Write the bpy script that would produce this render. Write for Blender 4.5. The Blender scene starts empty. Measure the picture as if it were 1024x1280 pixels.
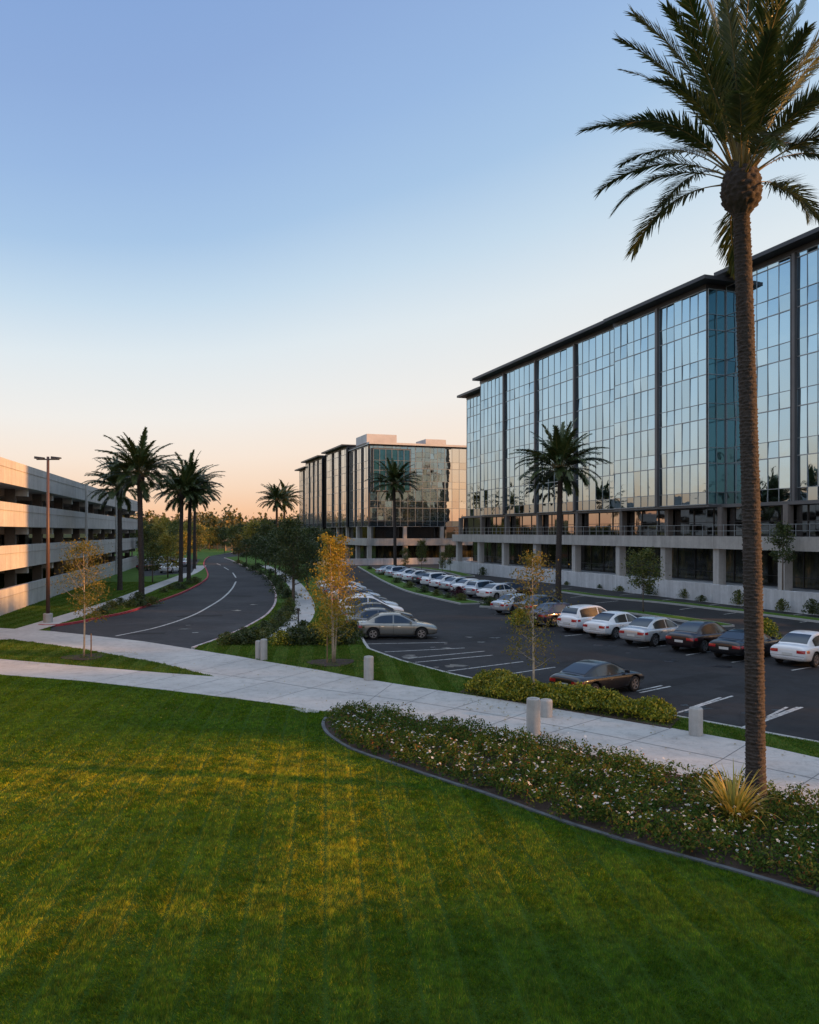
import bpy, bmesh, math, random
import numpy as np
from mathutils import Vector, Matrix
from mathutils.bvhtree import BVHTree
R = math.radians
rng = np.random.default_rng(7)
scene = bpy.context.scene
col = scene.collection
F = 1000.0; CX = 512.0; HY = 665.0; H = 6.0

def G(px, py, z=0.0):
    Y = (H - z) * F / (py - HY)
    return ((px - CX) / F * Y, Y, z)
def at(px, Y, z=0.0):
    return ((px - CX) / F * Y, Y, z)

# ------------------------------------------------------------ materials
def srgb(h):
    if isinstance(h, str):
        h = h.lstrip('#'); c = [int(h[i:i+2], 16)/255 for i in (0, 2, 4)]
    else: c = h
    return tuple(((x/12.92) if x <= .04045 else ((x+.055)/1.055)**2.4) for x in c) + (1,)

class NT:
    def __init__(s, name):
        s.m = bpy.data.materials.new(name); s.m.use_nodes = True
        s.t = s.m.node_tree; s.n = s.t.nodes; s.l = s.t.links
        s.b = s.n['Principled BSDF']; s.out = s.n['Material Output']
    def node(s, typ, **kw):
        n = s.n.new(typ)
        for k, v in kw.items(): setattr(n, k, v)
        return n
    def link(s, a, b): s.l.new(a, b)
    def set(s, **kw):
        for k, v in kw.items(): s.b.inputs[k.replace('_', ' ')].default_value = v
    def coord(s, kind='Object'):
        return s.node('ShaderNodeTexCoord').outputs[kind]
    def noise(s, scale, detail=4, rough=.6, vec=None, dist=0.0):
        n = s.node('ShaderNodeTexNoise'); n.inputs['Scale'].default_value = scale
        n.inputs['Detail'].default_value = detail; n.inputs['Roughness'].default_value = rough
        n.inputs['Distortion'].default_value = dist
        s.link(vec if vec is not None else s.coord(), n.inputs['Vector']); return n.outputs['Fac']
    def ramp(s, fac, stops):
        r = s.node('ShaderNodeValToRGB'); e = r.color_ramp.elements
        e[0].position, e[0].color = stops[0]; e[1].position, e[1].color = stops[-1]
        for p, c in stops[1:-1]:
            x = e.new(p); x.color = c
        s.link(fac, r.inputs['Fac']); return r.outputs['Color']
    def mix(s, a, b, fac, mode='MIX'):
        m = s.node('ShaderNodeMix', data_type='RGBA', blend_type=mode)
        for sock, v in ((m.inputs[6], a), (m.inputs[7], b), (m.inputs[0], fac)):
            if isinstance(v, (int, float)): sock.default_value = v
            elif isinstance(v, tuple): sock.default_value = v
            else: s.link(v, sock)
        return m.outputs[2]
    def bump(s, h, strength=.3, dist=.02):
        b = s.node('ShaderNodeBump'); b.inputs['Strength'].default_value = strength
        b.inputs['Distance'].default_value = dist
        s.link(h, b.inputs['Height']); s.link(b.outputs['Normal'], s.b.inputs['Normal'])
    def color(s, c): s.link(c, s.b.inputs['Base Color'])

def g(v, a=1): return (v, v, v, 1)
M = {}
def simple(name, c, rough=.6, metal=0, var=.12, scale=3, bump=0, spec=.5):
    t = NT(name); t.set(Roughness=rough, Metallic=metal); t.b.inputs['Specular IOR Level'].default_value = spec
    n = t.noise(scale, 5)
    a = tuple(x*(1-var) for x in c[:3])+(1,); b = tuple(min(1, x*(1+var)) for x in c[:3])+(1,)
    t.color(t.ramp(n, [(.3, a), (.7, b)]))
    if bump: t.bump(t.noise(scale*12, 3), bump, .01)
    M[name] = t.m; return t.m

# concrete of the buildings: stains, panel tone
def concrete(name, base, scale=.5, stain=.35, streak=True):
    t = NT(name); t.set(Roughness=.85)
    n1 = t.noise(scale, 6, .65); n2 = t.noise(scale*9, 5, .6)
    c = t.ramp(n1, [(.25, tuple(x*.82 for x in base[:3])+(1,)), (.75, tuple(min(1, x*1.1) for x in base[:3])+(1,))])
    c2 = t.ramp(n2, [(.3, g(.82)), (.65, g(1.0))])
    c = t.mix(c, c2, .6, 'MULTIPLY')
    if streak:
        mp = t.node('ShaderNodeMapping'); mp.inputs['Scale'].default_value = (1.6, 1.6, .12)
        t.link(t.coord(), mp.inputs['Vector'])
        s = t.noise(1.2, 5, .7, mp.outputs['Vector'])
        c = t.mix(c, t.ramp(s, [(.38, g(1-stain)), (.6, g(1))]), .8, 'MULTIPLY')
    t.color(c); t.bump(n2, .25, .02)
    M[name] = t.m
concrete('garage_concrete', (.60, .59, .57), .5, .2)
concrete('building_concrete', (.46, .44, .41), .5, .25)
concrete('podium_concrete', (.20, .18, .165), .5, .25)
concrete('plinth_concrete', (.62, .63, .64), .4, .25)
concrete('bollard_concrete', (.46, .45, .43), 3, .25)
simple('edging_stone', (.10, .11, .12, 1), .9, 0, .3, 4, .3)
concrete('kerb_concrete', (.42, .42, .40), 1.5, .2, False)
t = NT('red_kerb'); t.set(Roughness=.8)
n = t.noise(4, 6, .7)
t.color(t.ramp(n, [(.35, (.34, .028, .04, 1)), (.62, (.42, .06, .07, 1)), (.8, (.5, .28, .27, 1))])); M['red_kerb'] = t.m
t = NT('faded_red_kerb'); t.set(Roughness=.8)
n = t.noise(1.1, 6, .75)
t.color(t.ramp(n, [(.38, (.36, .16, .17, 1)), (.55, (.5, .47, .46, 1))])); M['faded_red_kerb'] = t.m

# paving slabs of the path
t = NT('path_concrete'); t.set(Roughness=.8)
n1 = t.noise(.35, 5, .6); n2 = t.noise(14, 6, .7); n3 = t.noise(2.2, 6, .75, dist=.6)
c = t.ramp(n1, [(.3, (.40, .39, .375, 1)), (.7, (.53, .515, .49, 1))])
c = t.mix(c, t.ramp(n2, [(.3, g(.84)), (.6, g(1))]), .7, 'MULTIPLY')
c = t.mix(c, t.ramp(n3, [(.30, g(.62)), (.52, g(1))]), .75, 'MULTIPLY')
t.color(c); t.bump(n2, .2, .01); M['path_concrete'] = t.m

# asphalt
def asphalt(name, k):
    t = NT(name); t.set(Roughness=.88)
    t.b.inputs['Specular IOR Level'].default_value = .32
    n1 = t.noise(.16, 5, .6, dist=.5); n2 = t.noise(60, 3, .7); n3 = t.noise(1.2, 6, .7, dist=1)
    c = t.ramp(n1, [(.3, (.016*k, .017*k, .020*k, 1)), (.72, (.044*k, .045*k, .048*k, 1))])
    c = t.mix(c, t.ramp(n2, [(.3, g(.62)), (.7, g(1.25))]), .8, 'MULTIPLY')
    c = t.mix(c, t.ramp(n3, [(.3, g(.55)), (.6, g(1.1))]), .8, 'MULTIPLY')
    vo = t.node('ShaderNodeTexVoronoi', feature='DISTANCE_TO_EDGE'); vo.inputs['Scale'].default_value = .22
    mpn = t.node('ShaderNodeMix', data_type='VECTOR')
    cr = t.node('ShaderNodeTexNoise'); cr.inputs['Scale'].default_value = .9; cr.inputs['Detail'].default_value = 5
    t.link(t.coord(), cr.inputs['Vector']); mpn.inputs[0].default_value = .12
    t.link(t.coord(), mpn.inputs[4]); t.link(cr.outputs['Color'], mpn.inputs[5]); t.link(mpn.outputs[1], vo.inputs['Vector'])
    c = t.mix(c, t.ramp(vo.outputs['Distance'], [(0.0, g(.5)), (.006, g(1))]), .6, 'MULTIPLY')
    t.color(c); t.bump(n2, .35, .01); M[name] = t.m
asphalt('road_asphalt', 1.35); asphalt('lot_asphalt', .85)
t = NT('line_paint'); t.set(Roughness=.7)
n = t.noise(7, 6, .8)
t.color(t.ramp(n, [(.36, (.09, .09, .09, 1)), (.52, (.50, .50, .48, 1)), (.8, (.66, .66, .64, 1))])); M['line_paint'] = t.m

# lawn sheet: mown rows and tone drift
def lawn_mat(name, c0, c1, stripes=True):
    t = NT(name); t.set(Roughness=.9); t.b.inputs['Specular IOR Level'].default_value = .15
    n1 = t.noise(.45, 6, .65); n2 = t.noise(25, 5, .7)
    c = t.ramp(n1, [(.3, c0), (.7, c1)])
    c = t.mix(c, t.ramp(n2, [(.3, g(.45)), (.7, g(1.25))]), .85, 'MULTIPLY')
    t.color(c); t.bump(n2, .6, .05); M[name] = t.m
lawn_mat('lawn_turf', (.032, .080, .008, 1), (.055, .11, .011, 1))
lawn_mat('verge_turf', (.050, .12, .015, 1), (.09, .17, .022, 1))
lawn_mat('far_ground', (.030, .050, .018, 1), (.06, .075, .03, 1))
simple('mulch', (.045, .027, .018, 1), .95, 0, .4, 9, .6)
def leafm(name, stops, rough=.5, trans=.35, spec=.4, patch=True):
    t = NT(name); t.set(Roughness=rough); t.b.inputs['Specular IOR Level'].default_value = spec
    ge = t.node('ShaderNodeNewGeometry')
    c = t.ramp(ge.outputs['Random Per Island'], stops)
    if patch:
        n = t.noise(.9, 4); c = t.mix(c, t.ramp(n, [(.3, g(.6)), (.7, g(1.25))]), .7, 'MULTIPLY')
    t.color(c)
    tr = t.node('ShaderNodeBsdfTranslucent'); t.link(c, tr.inputs['Color'])
    ms = t.node('ShaderNodeMixShader'); ms.inputs[0].default_value = trans
    t.link(t.b.outputs[0], ms.inputs[1]); t.link(tr.outputs[0], ms.inputs[2]); t.link(ms.outputs[0], t.out.inputs['Surface'])
    M[name] = t.m
leafm('grass_blade', [(0, (.055, .150, .008, 1)), (.5, (.098, .215, .011, 1)), (.9, (.18, .28, .018, 1)), (1, (.34, .33, .03, 1))], .6, .5, .15)
leafm('sun_tinted_blade', [(0, (.30, .33, .012, 1)), (.5, (.54, .47, .02, 1)), (1, (.70, .55, .04, 1))], .6, .5, .15)  # gold blades with low sunlight painted into their colour
for nm_ in ('grass_blade', 'sun_tinted_blade'):
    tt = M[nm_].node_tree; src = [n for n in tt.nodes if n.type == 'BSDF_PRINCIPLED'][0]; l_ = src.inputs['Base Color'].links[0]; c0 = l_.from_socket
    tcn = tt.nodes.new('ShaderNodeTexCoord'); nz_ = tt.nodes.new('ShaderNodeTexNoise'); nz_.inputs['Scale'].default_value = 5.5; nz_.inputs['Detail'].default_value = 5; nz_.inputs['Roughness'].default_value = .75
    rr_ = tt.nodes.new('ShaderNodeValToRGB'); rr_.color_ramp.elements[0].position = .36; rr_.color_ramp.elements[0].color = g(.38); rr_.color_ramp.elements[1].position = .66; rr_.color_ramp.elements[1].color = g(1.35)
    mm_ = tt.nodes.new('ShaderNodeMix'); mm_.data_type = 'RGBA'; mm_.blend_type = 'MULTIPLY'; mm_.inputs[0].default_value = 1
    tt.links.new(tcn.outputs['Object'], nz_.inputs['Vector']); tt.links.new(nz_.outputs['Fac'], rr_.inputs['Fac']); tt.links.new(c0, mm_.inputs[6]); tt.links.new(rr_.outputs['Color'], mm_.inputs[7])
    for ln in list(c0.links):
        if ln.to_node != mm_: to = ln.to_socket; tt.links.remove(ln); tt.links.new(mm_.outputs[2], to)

leafm('verge_blade', [(0, (.05, .14, .012, 1)), (.5, (.10, .20, .022, 1)), (1, (.22, .24, .05, 1))], .6, .4, .2)
leafm('palm_leaf', [(0, (.030, .056, .014, 1)), (.6, (.058, .090, .024, 1)), (1, (.11, .13, .04, 1))], .42, .22, .5, False)
leafm('cover_leaf', [(0, (.024, .065, .012, 1)), (.5, (.065, .13, .020, 1)), (.85, (.15, .17, .03, 1)), (1, (.26, .10, .04, 1))], .75, .35, .15)
leafm('hedge_leaf', [(0, (.06, .11, .010, 1)), (.5, (.19, .22, .02, 1)), (.8, (.46, .40, .03, 1)), (1, (.68, .46, .05, 1))], .5, .35)  # brightest gold leaves imitate sunlit tips by colour
leafm('autumn_leaf', [(0, (.16, .14, .012, 1)), (.35, (.30, .23, .02, 1)), (.75, (.52, .33, .035, 1)), (1, (.24, .26, .05, 1))], .6, .4, .3)
leafm('olive_leaf', [(0, (.08, .09, .018, 1)), (.5, (.18, .16, .025, 1)), (1, (.30, .20, .03, 1))], .6, .35, .3)
leafm('dark_leaf', [(0, (.026, .048, .014, 1)), (.6, (.052, .082, .020, 1)), (1, (.11, .12, .03, 1))], .5, .25)
leafm('mid_leaf', [(0, (.05, .08, .016, 1)), (.6, (.10, .13, .025, 1)), (1, (.20, .18, .035, 1))], .5, .3)
leafm('wood_leaf', [(0, (.05, .06, .022, 1)), (.5, (.10, .10, .032, 1)), (.85, (.18, .15, .045, 1)), (1, (.28, .18, .05, 1))], .7, .25)
leafm('gold_leaf', [(0, (.14, .15, .025, 1)), (.6, (.32, .27, .04, 1)), (1, (.5, .36, .06, 1))], .6, .35)
leafm('flax_leaf', [(0, (.16, .18, .03, 1)), (.5, (.38, .34, .05, 1)), (1, (.55, .38, .10, 1))], .5, .35)
leafm('petal', [(0, (.75, .74, .70, 1)), (1, (.9, .9, .88, 1))], .6, .3, .3, False)
simple('bark', (.11, .085, .065, 1), .9, 0, .35, 8, .6)
simple('pale_bark', (.42, .34, .25, 1), .85, 0, .3, 8, .4)
simple('petiole', (.20, .15, .05, 1), .55, 0, .3, 3)
simple('palm_bark', (.045, .036, .032, 1), .85, 0, .4, 9, .8)
simple('steel_dark', (.035, .035, .038, 1), .45, .3, .15)
simple('pole_paint', (.10, .058, .048, 1), .5, .1, .12, 2)
simple('aluminium', (.30, .34, .37, 1), .4, .6, .1)
simple('fin_metal', (.115, .115, .12, 1), .45, .2, .15, .6)
simple('roof_metal', (.045, .050, .058, 1), .45, .2, .2, .5)
simple('roof_top', (.55, .56, .57, 1), .8, 0, .12, .5)
simple('interior_dark', (.035, .032, .030, 1), .9, 0, .3)
simple('stake_wood', (.22, .13, .07, 1), .8, 0, .3, 6)
simple('tan_wall', (.45, .33, .20, 1), .85, 0, .15, .8)
simple('timber_roof', (.25, .15, .08, 1), .8, 0, .2, 1)

def glass(name, dark, tint, fac, rough=.015, wav=.02):
    t = NT(name); n = t.n
    t.set(Roughness=.3); t.b.inputs['Base Color'].default_value = dark
    ge = t.node('ShaderNodeNewGeometry')
    t.color(t.mix(tuple(x*.5 for x in dark[:3])+(1,), tuple(x*1.5 for x in dark[:3])+(1,), ge.outputs['Random Per Island']))
    gl = t.node('ShaderNodeBsdfGlossy'); gl.inputs['Roughness'].default_value = rough
    tc = t.mix(tuple(x*.86 for x in tint[:3])+(1,), tuple(min(1, x*1.02) for x in tint[:3])+(1,), ge.outputs['Random Per Island'])
    t.link(tc, gl.inputs['Color'])
    b = t.node('ShaderNodeBump'); b.inputs['Strength'].default_value = wav; b.inputs['Distance'].default_value = .3
    t.link(t.noise(.55, 2, .5), b.inputs['Height']); t.link(b.outputs['Normal'], gl.inputs['Normal'])
    fr = t.node('ShaderNodeLayerWeight'); fr.inputs['Blend'].default_value = .35
    mr = t.node('ShaderNodeMapRange'); mr.inputs['To Min'].default_value = fac; mr.inputs['To Max'].default_value = .97
    t.link(fr.outputs['Fresnel'], mr.inputs['Value'])
    ms = t.node('ShaderNodeMixShader'); t.link(mr.outputs['Result'], ms.inputs[0])
    t.link(t.b.outputs[0], ms.inputs[1]); t.link(gl.outputs[0], ms.inputs[2]); t.link(ms.outputs[0], t.out.inputs['Surface'])
    M[name] = t.m
glass('facade_glass', (.02, .045, .06, 1), (.44, .61, .74, 1), .76, .015, .035)
glass('bright_glass', (.03, .05, .06, 1), (.90, .90, .85, 1), .82, .015, .018)
glass('spandrel_glass', (.015, .03, .04, 1), (.30, .38, .44, 1), .55)
glass('teal_glass', (.006, .055, .075, 1), (.20, .42, .50, 1), .35)
glass('dark_glass', (.008, .010, .012, 1), (.42, .42, .42, 1), .28, .03)
glass('car_glass', (.005, .008, .011, 1), (.22, .29, .36, 1), .14, .02, .0)

# warm-lit lobby glazing behind the columns: dark glass with curtains and plants seen dimly
t = NT('lobby_glass'); t.set(Roughness=.08)
mp = t.node('ShaderNodeMapping'); mp.inputs['Scale'].default_value = (.8, .8, .25); t.link(t.coord(), mp.inputs['Vector'])
n = t.noise(1.1, 5, .7, mp.outputs['Vector'])
t.color(t.ramp(n, [(.42, (.008, .009, .008, 1)), (.58, (.05, .05, .025, 1)), (.72, (.20, .12, .05, 1))]))
M['lobby_glass'] = t.m

def paint(name, c, metal=.3, rough=.28):
    t = NT(name); t.set(Metallic=metal, Roughness=rough); t.b.inputs['Coat Weight'].default_value = .8
    t.b.inputs['Coat Roughness'].default_value = .06
    n = t.noise(2.5, 4)
    t.color(t.ramp(n, [(.3, tuple(x*.92 for x in c[:3])+(1,)), (.7, c)])); M[name] = t.m; return t.m
paint('paint_white', (.80, .81, .82, 1), 0, .3); paint('paint_silver', (.58, .60, .62, 1), .4, .25)
paint('paint_black', (.012, .012, .015, 1), .2); paint('paint_maroon', (.024, .014, .017, 1), .3)
paint('paint_bronze', (.27, .27, .25, 1), .5, .25); paint('paint_grey', (.12, .125, .13, 1), .5)
paint('paint_blue', (.03, .06, .11, 1), .4); paint('paint_purple', (.07, .05, .075, 1), .4)
simple('tyre_rubber', (.012, .012, .012, 1), .85, 0, .2); simple('rim_alloy', (.45, .45, .46, 1), .3, .8, .1)
simple('black_trim', (.01, .01, .01, 1), .6, 0, .1)
simple('plate_white', (.6, .6, .58, 1), .5, 0, .05)
simple('chrome', (.6, .6, .6, 1), .15, 1, .05)
def lens(name, c):
    t = NT(name); t.set(Roughness=.12); t.b.inputs['Base Color'].default_value = c
    t.b.inputs['Coat Weight'].default_value = 1; M[name] = t.m
lens('red_lens', (.38, .012, .02, 1)); lens('clear_lens', (.55, .57, .6, 1))

# ------------------------------------------------------------ mesh helpers
class MB:
    def __init__(s): s.v = []; s.f = []; s.m = []; s.mats = []
    def mi(s, mat):
        if mat not in s.mats: s.mats.append(mat)
        return s.mats.index(mat)
    def add(s, vs, fs, mat):
        k = len(s.v); i = s.mi(mat); s.v += [tuple(v) for v in vs]
        s.f += [tuple(a+k for a in f) for f in fs]; s.m += [i]*len(fs)
    def hexa(s, b, tpts, mat):   # bottom 4 and top 4, same winding
        s.add(list(b)+list(tpts), [(3,2,1,0), (4,5,6,7), (0,1,5,4), (1,2,6,5), (2,3,7,6), (3,0,4,7)], mat)
    def box(s, x0, x1, y0, y1, z0, z1, mat):
        s.hexa([(x0,y0,z0),(x1,y0,z0),(x1,y1,z0),(x0,y1,z0)], [(x0,y0,z1),(x1,y0,z1),(x1,y1,z1),(x0,y1,z1)], mat)
    def tube(s, pts, rad, n, mat, cap=True):
        pts = [Vector(p) for p in pts]; k = len(s.v); i = s.mi(mat); up = Vector((0,0,1))
        for j, p in enumerate(pts):
            d = (pts[min(j+1, len(pts)-1)] - pts[max(j-1, 0)]).normalized()
            a = d.cross(up)
            if a.length < .05: a = d.cross(Vector((1,0,0)))
            a.normalize(); b = d.cross(a)
            for q in range(n):
                th = 2*math.pi*q/n
                s.v.append(tuple(p + (a*math.cos(th) + b*math.sin(th))*rad[j]))
        for j in range(len(pts)-1):
            for q in range(n):
                s.f.append((k+j*n+q, k+j*n+(q+1)%n, k+(j+1)*n+(q+1)%n, k+(j+1)*n+q)); s.m.append(i)
        if cap:
            e = k+(len(pts)-1)*n
            s.f.append(tuple(k+q for q in range(n))[::-1]); s.m.append(i)
            s.f.append(tuple(e+q for q in range(n))); s.m.append(i)
    def lathe(s, prof, n, mat, axis='z', c=(0,0,0)):
        k = len(s.v); i = s.mi(mat)
        for (r, h) in prof:
            for q in range(n):
                th = 2*math.pi*q/n
                if axis == 'z': s.v.append((c[0]+r*math.cos(th), c[1]+r*math.sin(th), c[2]+h))
                else: s.v.append((c[0]+r*math.cos(th), c[1]+h, c[2]+r*math.sin(th)))
        for j in range(len(prof)-1):
            for q in range(n):
                s.f.append((k+j*n+q, k+j*n+(q+1)%n, k+(j+1)*n+(q+1)%n, k+(j+1)*n+q)); s.m.append(i)
    def prism(s, pts, z0, z1, mat, side=None):
        n = len(pts); k = len(s.v); i = s.mi(mat); j = s.mi(side or mat)
        # counter-clockwise
        A = sum(pts[a][0]*pts[(a+1)%n][1]-pts[(a+1)%n][0]*pts[a][1] for a in range(n))
        if A < 0: pts = pts[::-1]
        s.v += [(p[0], p[1], z0) for p in pts] + [(p[0], p[1], z1) for p in pts]
        s.f.append(tuple(k+n+a for a in range(n))); s.m.append(i)
        if z0 < z1:
            for a in range(n):
                b = (a+1) % n
                s.f.append((k+a, k+b, k+n+b, k+n+a)); s.m.append(j)
    def mesh(s, name, off=(0,0,0), smooth=False):
        me = bpy.data.meshes.new(name)
        vs = s.v if off == (0,0,0) else [(a-off[0], b-off[1], c-off[2]) for a, b, c in s.v]
        me.from_pydata(vs, [], s.f)
        for m in s.mats: me.materials.append(M[m] if isinstance(m, str) else m)
        me.polygons.foreach_set('material_index', s.m)
        if smooth: me.polygons.foreach_set('use_smooth', [True]*len(s.f))
        me.update(); return me

def npmesh(name, verts, faces, mats, midx=None, smooth=False):
    """verts (N,3); faces (K,n) uniform"""
    me = bpy.data.meshes.new(name); K, n = faces.shape
    me.vertices.add(len(verts)); me.vertices.foreach_set('co', np.asarray(verts, np.float32).ravel())
    me.loops.add(K*n); me.loops.foreach_set('vertex_index', faces.astype(np.int32).ravel())
    me.polygons.add(K); me.polygons.foreach_set('loop_start', np.arange(0, K*n, n, dtype=np.int32))
    me.polygons.foreach_set('loop_total', np.full(K, n, np.int32))
    for m in mats: me.materials.append(M[m])
    if midx is not None: me.polygons.foreach_set('material_index', midx.astype(np.int32))
    if smooth: me.polygons.foreach_set('use_smooth', np.ones(K, bool))
    me.update(calc_edges=True); return me

def link(name, me, parent=None, loc=None):
    o = bpy.data.objects.new(name, me); col.objects.link(o)
    if parent: o.parent = parent
    if loc: o.location = loc
    return o
def tag(o, label=None, cat=None, group=None, kind=None):
    if label: o['label'] = label
    if cat: o['category'] = cat
    if group: o['group'] = group
    if kind: o['kind'] = kind
    return o
def thing(name, label, cat, loc=(0,0,0), rz=0, group=None):
    o = bpy.data.objects.new(name, None); col.objects.link(o)
    o.location = loc; o.rotation_euler = (0, 0, rz); o.empty_display_size = .2
    return tag(o, label, cat, group)
def part(name, mb, root, smooth=False):    # mb in world coordinates, root unrotated at its place
    loc = root.get('_w', None)
    off = tuple(root.matrix_basis.translation) if root.parent is None else (0,0,0)
    if root.parent is not None: off = tuple(root.parent.matrix_basis.translation)
    return link(name, mb.mesh(name, off, smooth), root)
def kids(o): return [c for c in o.children]
def copy_tree(o, parent=None):
    c = o.copy(); col.objects.link(c); c.parent = parent
    for ch in list(kids(o)): copy_tree(ch, c)
    return c
def catmull(pts, per=8, closed=False):
    out = []; P = [np.array(p, float) for p in pts]; n = len(P)
    for i in range(n-1):
        p0 = P[i-1] if i > 0 else 2*P[0]-P[1]; p1 = P[i]; p2 = P[i+1]
        p3 = P[i+2] if i+2 < n else 2*P[-1]-P[-2]
        for k in range(per):
            t = k/per
            out.append(.5*((2*p1)+(-p0+p2)*t+(2*p0-5*p1+4*p2-p3)*t*t+(-p0+3*p1-3*p2+p3)*t**3))
    out.append(P[-1]); return [tuple(p) for p in out]
def ribbon(mb, pts, off0, off1, z0, z1, mat):
    """strip following polyline, between lateral offsets (left positive), solid from z0 to z1"""
    n = len(pts); L = []; Rr = []
    for i in range(n):
        a = np.array(pts[max(i-1, 0)][:2]); b = np.array(pts[min(i+1, n-1)][:2]); d = b-a; d /= (np.hypot(*d)+1e-9)
        nn = np.array([-d[1], d[0]]); p = np.array(pts[i][:2])
        L.append(p+nn*off0); Rr.append(p+nn*off1)
    for i in range(n-1):
        q = [L[i], Rr[i], Rr[i+1], L[i+1]]
        A = sum(q[a][0]*q[(a+1) % 4][1]-q[(a+1) % 4][0]*q[a][1] for a in range(4))
        if A < 0: q = q[::-1]
        if z0 == z1: mb.add([(x, y, z1) for x, y in q], [(0,1,2,3)], mat)
        else: mb.hexa([(x, y, z0) for x, y in q], [(x, y, z1) for x, y in q], mat)
def inpoly(x, y, poly):
    ins = np.zeros(len(x), bool); n = len(poly)
    for i in range(n):
        x1, y1 = poly[i][:2]; x2, y2 = poly[(i+1) % n][:2]
        c = ((y1 > y) != (y2 > y)) & (x < (x2-x1)*(y-y1)/(y2-y1+1e-12)+x1)
        ins ^= c
    return ins

# ------------------------------------------------------------ camera, sky, sun
cam = bpy.data.cameras.new('camera'); co = bpy.data.objects.new('camera', cam); col.objects.link(co)
co.location = (0, 0, H); co.rotation_euler = (R(90), 0, 0)
cam.sensor_fit = 'HORIZONTAL'; cam.sensor_width = 36; cam.lens = 36*F/1024
cam.shift_y = (HY-640)/1024; cam.clip_start = .1; cam.clip_end = 6000
scene.camera = co
SUN_EL = 12.0; SUN_V = Vector((.985, -.17, 0)).normalized()
w = bpy.data.worlds.new('World'); scene.world = w; w.use_nodes = True
nt = w.node_tree; N = nt.nodes; Lk = nt.links; bg = N['Background']
sky = N.new('ShaderNodeTexSky'); sky.sky_type = 'NISHITA'; sky.sun_disc = False
az = math.atan2(SUN_V.x, SUN_V.y)        # clockwise from +Y
sky.sun_elevation = R(SUN_EL); sky.sun_rotation = az; sky.altitude = 50; sky.dust_density = 1.5; sky.ozone_density = 2.0
tc = N.new('ShaderNodeTexCoord'); sp = N.new('ShaderNodeSeparateXYZ'); Lk.new(tc.outputs['Generated'], sp.inputs[0])
rp = N.new('ShaderNodeValToRGB'); 
fm = N.new('ShaderNodeMapRange'); Lk.new(sp.outputs['X'], fm.inputs['Value']); fm.inputs['From Min'].default_value = -1; fm.inputs['From Max'].default_value = 1
fx = N.new('ShaderNodeFloatCurve'); cu = fx.mapping.curves[0]; Lk.new(fm.outputs['Result'], fx.inputs['Value'])
cu.points[0].location = (0, .92); cu.points[1].location = (1, .5)
for px_, py_ in ((.12, .95), (.29, 1.0), (.5, .80), (.71, .62)): cu.points.new(px_, py_)
fx.mapping.update()
fz = N.new('ShaderNodeMath'); fz.operation = 'MULTIPLY'; Lk.new(sp.outputs['Z'], fz.inputs[0]); Lk.new(fx.outputs[0], fz.inputs[1]); Lk.new(fz.outputs[0], rp.inputs['Fac'])
def sc(h): return srgb(h)
stops = [(0.0, sc('#f0b08a')), (.025, sc('#f8c8a2')), (.05, sc('#f8d8bd')), (.085, sc('#f8e6d6')), (.13, sc('#f1ede8')),
         (.20, sc('#e0e9ee')), (.256, sc('#c6dbec')), (.318, sc('#a8c6e6')), (.383, sc('#99b8e1')), (.457, sc('#8eacda')), (.55, sc('#84a4d6')), (.66, (.85, .97, 1.15, 1)), (1.0, (.95, 1.06, 1.25, 1))]
e = rp.color_ramp.elements; e[0].position, e[0].color = stops[0]; e[1].position, e[1].color = stops[-1]
for p, c in stops[1:-1]:
    x = e.new(p); x.color = c
sm = N.new('ShaderNodeVectorMath'); sm.operation = 'SCALE'; sm.inputs['Scale'].default_value = .10/.10
Lk.new(sky.outputs[0], sm.inputs[0])
rs = N.new('ShaderNodeVectorMath'); rs.operation = 'SCALE'; rs.inputs['Scale'].default_value = 10.7; Lk.new(rp.outputs[0], rs.inputs[0])
mx = N.new('ShaderNodeMix'); mx.data_type = 'RGBA'; mx.inputs[0].default_value = .92
Lk.new(sm.outputs[0], mx.inputs[6]); Lk.new(rs.outputs[0], mx.inputs[7]); Lk.new(mx.outputs[2], bg.inputs[0])
bg.inputs[1].default_value = .10
sl = bpy.data.lights.new('sun', 'SUN'); so = bpy.data.objects.new('sun', sl); col.objects.link(so)
sl.energy = 6.5; sl.angle = R(1.2); sl.color = (1.0, .45, .14)
sv = Vector((SUN_V.x*math.cos(R(SUN_EL)), SUN_V.y*math.cos(R(SUN_EL)), math.sin(R(SUN_EL))))
so.rotation_euler = sv.to_track_quat('Z', 'Y').to_euler(); so.location = (60, -10, 40)
scene.view_settings.view_transform = 'Standard'; scene.view_settings.look = 'None'; scene.view_settings.exposure = 0
scene.cycles.max_bounces = 6; scene.cycles.transparent_max_bounces = 4
scene.cycles.caustics_reflective = False; scene.cycles.caustics_refractive = False; scene.cycles.sample_clamp_indirect = 4

# ------------------------------------------------------------ ground
ZA = -.10
def struct(name, mb): return tag(link(name, mb.mesh(name)), kind='structure')
mb = MB(); mb.box(-3000, 3000, -400, 5000, -1, -.16, 'far_ground'); struct('ground', mb)

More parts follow.
